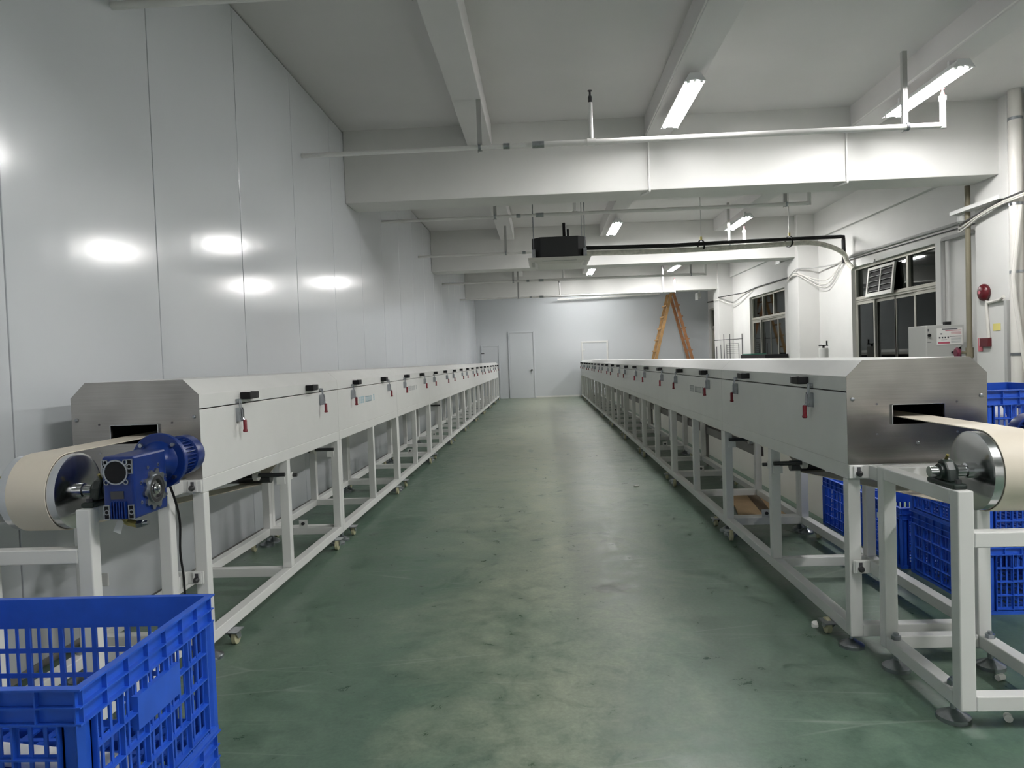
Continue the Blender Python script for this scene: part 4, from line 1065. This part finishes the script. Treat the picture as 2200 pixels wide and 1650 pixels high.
# grey machine cabinet with safety sheet
cab = thing('machine_cabinet', 'grey machine cabinet with a printed safety sheet by the window wall', 'cabinet', (5.09, 9.5, 0))
cy0 = 9.36
obj('body', MB().prism([(4.855, 0), (5.20, 0), (5.20, 1.19), (5.325, 1.255), (5.325, 1.515), (4.855, 1.515)], 'y', cy0, cy0+0.45), 'cabinet', cab, bev=0.01)
obj('side_bracket', MB().prism([(5.205, 1.0), (5.30, 1.0), (5.30, 1.235), (5.205, 1.18)], 'y', cy0+0.02, cy0+0.3), 'black', cab)
sh = obj('safety_sheet', MB().box(4.985, 5.30, cy0-0.006, cy0-0.001, 1.265, 1.475), 'paper', cab, label='laminated printed safety sheet')
pr = MB(); q = cy0-0.0075
pr.box(5.05, 5.24, q, cy0-0.006, 1.456, 1.466); pr.box(5.14, 5.29, q, cy0-0.006, 1.365, 1.373)
for k in range(4): pr.box(5.01+0.035*k, 5.028+0.035*k, q, cy0-0.006, 1.345, 1.365)
pr.box(5.03, 5.05, q, cy0-0.006, 1.395, 1.41); pr.box(5.04, 5.11, q, cy0-0.006, 1.322, 1.33)
obj('sheet_print', pr, 'ink_dark', sh)
pr = MB(); pr.box(5.0, 5.14, q, cy0-0.006, 1.28, 1.303); pr.box(5.09, 5.285, q, cy0-0.006, 1.438, 1.447)
for k in range(3): pr.box(5.16, 5.285, q, cy0-0.006, 1.42-0.012*k, 1.424-0.012*k)
obj('sheet_red_print', pr, 'ink_red', sh)
pr = MB()
for k in range(5): pr.box(5.16, 5.285, q, cy0-0.006, 1.345-0.014*k, 1.351-0.014*k)
obj('sheet_grey_print', pr, 'ink_grey', sh)
kb = MB(); kb.lathe((4.885, cy0-0.001, 1.39), (0,-1,0), [(0,.012),(.01,.012),(.014,.02),(.03,.02)], 12)
obj('knob', kb, 'black', cab, smooth=True); obj('knob', MB().lathe((5.175, cy0-0.001, 1.165), (0,-1,0), [(0,.014),(.02,.014)], 12), 'black', cab)
obj('marking', MB().box(4.87, 4.915, cy0-0.003, cy0-0.001, 1.30, 1.306).box(4.875, 4.89, cy0-0.003, cy0-0.001, 1.44, 1.47), 'ink_dark', cab)
obj('cable_gland', MB().box(5.17, 5.245, 9.5, 9.56, 1.515, 1.56), 'black', cab, bev=0.004)
# column machine with a black crank handle
cm = thing('crank_column', 'grey cylindrical machine post topped by a black crank handle', 'machine', (5.14, 13.45, 0))
obj('post', MB().lathe((5.14, 13.45, 0), (0,0,1), [(0,.2),(.06,.2),(.08,.085),(1.27,.085),(1.29,.08)], 24), 'cabinet', cm, smooth=True)
ck = MB(); ck.cyl((5.14, 13.45, 1.29), (5.14, 13.45, 1.33), 0.02, 10); ck.box(5.06, 5.22, 13.435, 13.465, 1.325, 1.345); ck.cyl((5.20, 13.45, 1.34), (5.20, 13.45, 1.42), 0.014, 10); ck.cyl((5.08, 13.45, 1.335), (5.08, 13.45, 1.35), 0.03, 10)
obj('crank_handle', ck, 'black', cm)
# wire rack by the second window
rk = thing('wire_rack', 'thin dark wire rack standing before the farthest column', 'rack', (5.05, 20.0, 0))
rb = MB()
for x in (4.77, 4.97, 5.13, 5.46): rb.tube([(x, 20.0, 0), (x, 20.0, 1.78 if x > 4.8 else 1.45)], 0.010, 6)
for x in (4.97, 5.13, 5.46): rb.tube([(x, 20.35, 0), (x, 20.35, 1.5)], 0.008, 6)
obj('upright', rb, 'dark_steel', rk)
rb = MB(); rb.tube([(4.70, 20.0, 1.62), (5.48, 20.0, 1.64)], 0.009, 6)
for k in range(6): rb.tube([(5.13, 20.35, 1.25+0.055*k), (5.46, 20.35, 1.25+0.055*k)], 0.004, 5)
for z in (0.4, 0.8, 1.1): rb.tube([(4.77, 20.0, z), (5.46, 20.0, z)], 0.007, 6)
for x in (4.97, 5.46): rb.tube([(x, 20.0, 0.8), (x, 20.35, 0.8)], 0.007, 6)
obj('crossbar', rb, 'dark_steel', rk)
# bench with cloth under the second window
bn = thing('bench', 'dark bench with a green cloth below the second window', 'bench', (5.2, 17.2, 0))
obj('bench_top', MB().box(4.95, 5.46, 16.3, 18.3, 1.10, 1.20), 'black', bn, bev=0.006)
for x in (4.98, 5.38):
    for y in (16.35, 18.2): obj('leg', MB().box(x, x+0.05, y, y+0.05, 0, 1.10), 'dark_steel', bn)
obj('cloth', MB().box(4.94, 5.3, 17.35, 18.1, 1.2, 1.225), 'green_cloth', bn, bev=0.008)

# ------------------------------------------------------------------ wooden step ladder
ld = thing('step_ladder', 'tall wooden A-frame step ladder against the far wall', 'ladder', (4.1, 23.2, 0))
apex = 3.22
for s, mat in ((-1, 'wood_l'), (1, 'wood_r')):
    for yy in (22.85, 23.5):
        dirx = s*0.86
        dy = 0.0
        st = MB(); w2 = 0.045
        x0, z0 = 4.12 + s*0.86, 0.0; x1, z1 = 4.12 + s*0.03, apex
        st._add([(x0-w2, yy-.02, z0), (x0+w2, yy-.02, z0), (x0+w2, yy+.02, z0), (x0-w2, yy+.02, z0), (x1-w2, yy-.02, z1), (x1+w2, yy-.02, z1), (x1+w2, yy+.02, z1), (x1-w2, yy+.02, z1)],
                [(0,3,2,1),(4,5,6,7),(0,1,5,4),(1,2,6,5),(2,3,7,6),(3,0,4,7)])
        obj('stile', st, mat, ld, bev=0.004)
    for k in range(8):
        t_ = 0.1 + 0.11*k
        x = 4.12 + s*(0.86 + (0.03-0.86)*t_) + s*0.05; z = apex*t_
        obj('rung', MB().box(x-0.025, x+0.025, 22.80, 23.55, z, z+0.04), mat, ld)
obj('hinge_bolt', MB().cyl((4.12, 22.78, apex-0.08), (4.12, 23.57, apex-0.08), 0.015, 8), 'dark_steel', ld)
# small detectors under beams
for k, (x, y, z, nm) in enumerate(((5.3, 16.4, 3.34, 'small white speaker box on the wall above the second window'), (4.75, 21.9, 3.02, 'small white box hanging below the third crossbeam'))):
    t = thing('wall_box', nm, 'box', (x, y, z))
    if k == 0: x = 5.40
    obj('case', MB().box(x-0.07, x+0.03, y-0.12, y+0.12, z-0.1, z+0.06), 'cabinet', t, bev=0.006)
    obj('cover', MB().box(x-0.1, x-0.07, y-0.14, y+0.14, z-0.14, z+0.07), 'white_paint', t, bev=0.004)
    if k: obj('stem', MB().box(x-0.02, x+0.02, y-0.02, y+0.02, z+0.06, ZC+0.002), 'white_paint', t)
tag(obj('curtain_rail', MB().cyl((0.55, 23.9, 3.22), (3.9, 23.9, 3.28), 0.03, 10), 'white_pipe', smooth=True, origin=(0.55, 23.9, 3.22)), 'white pipe crossing just before the far wall', 'pipe')
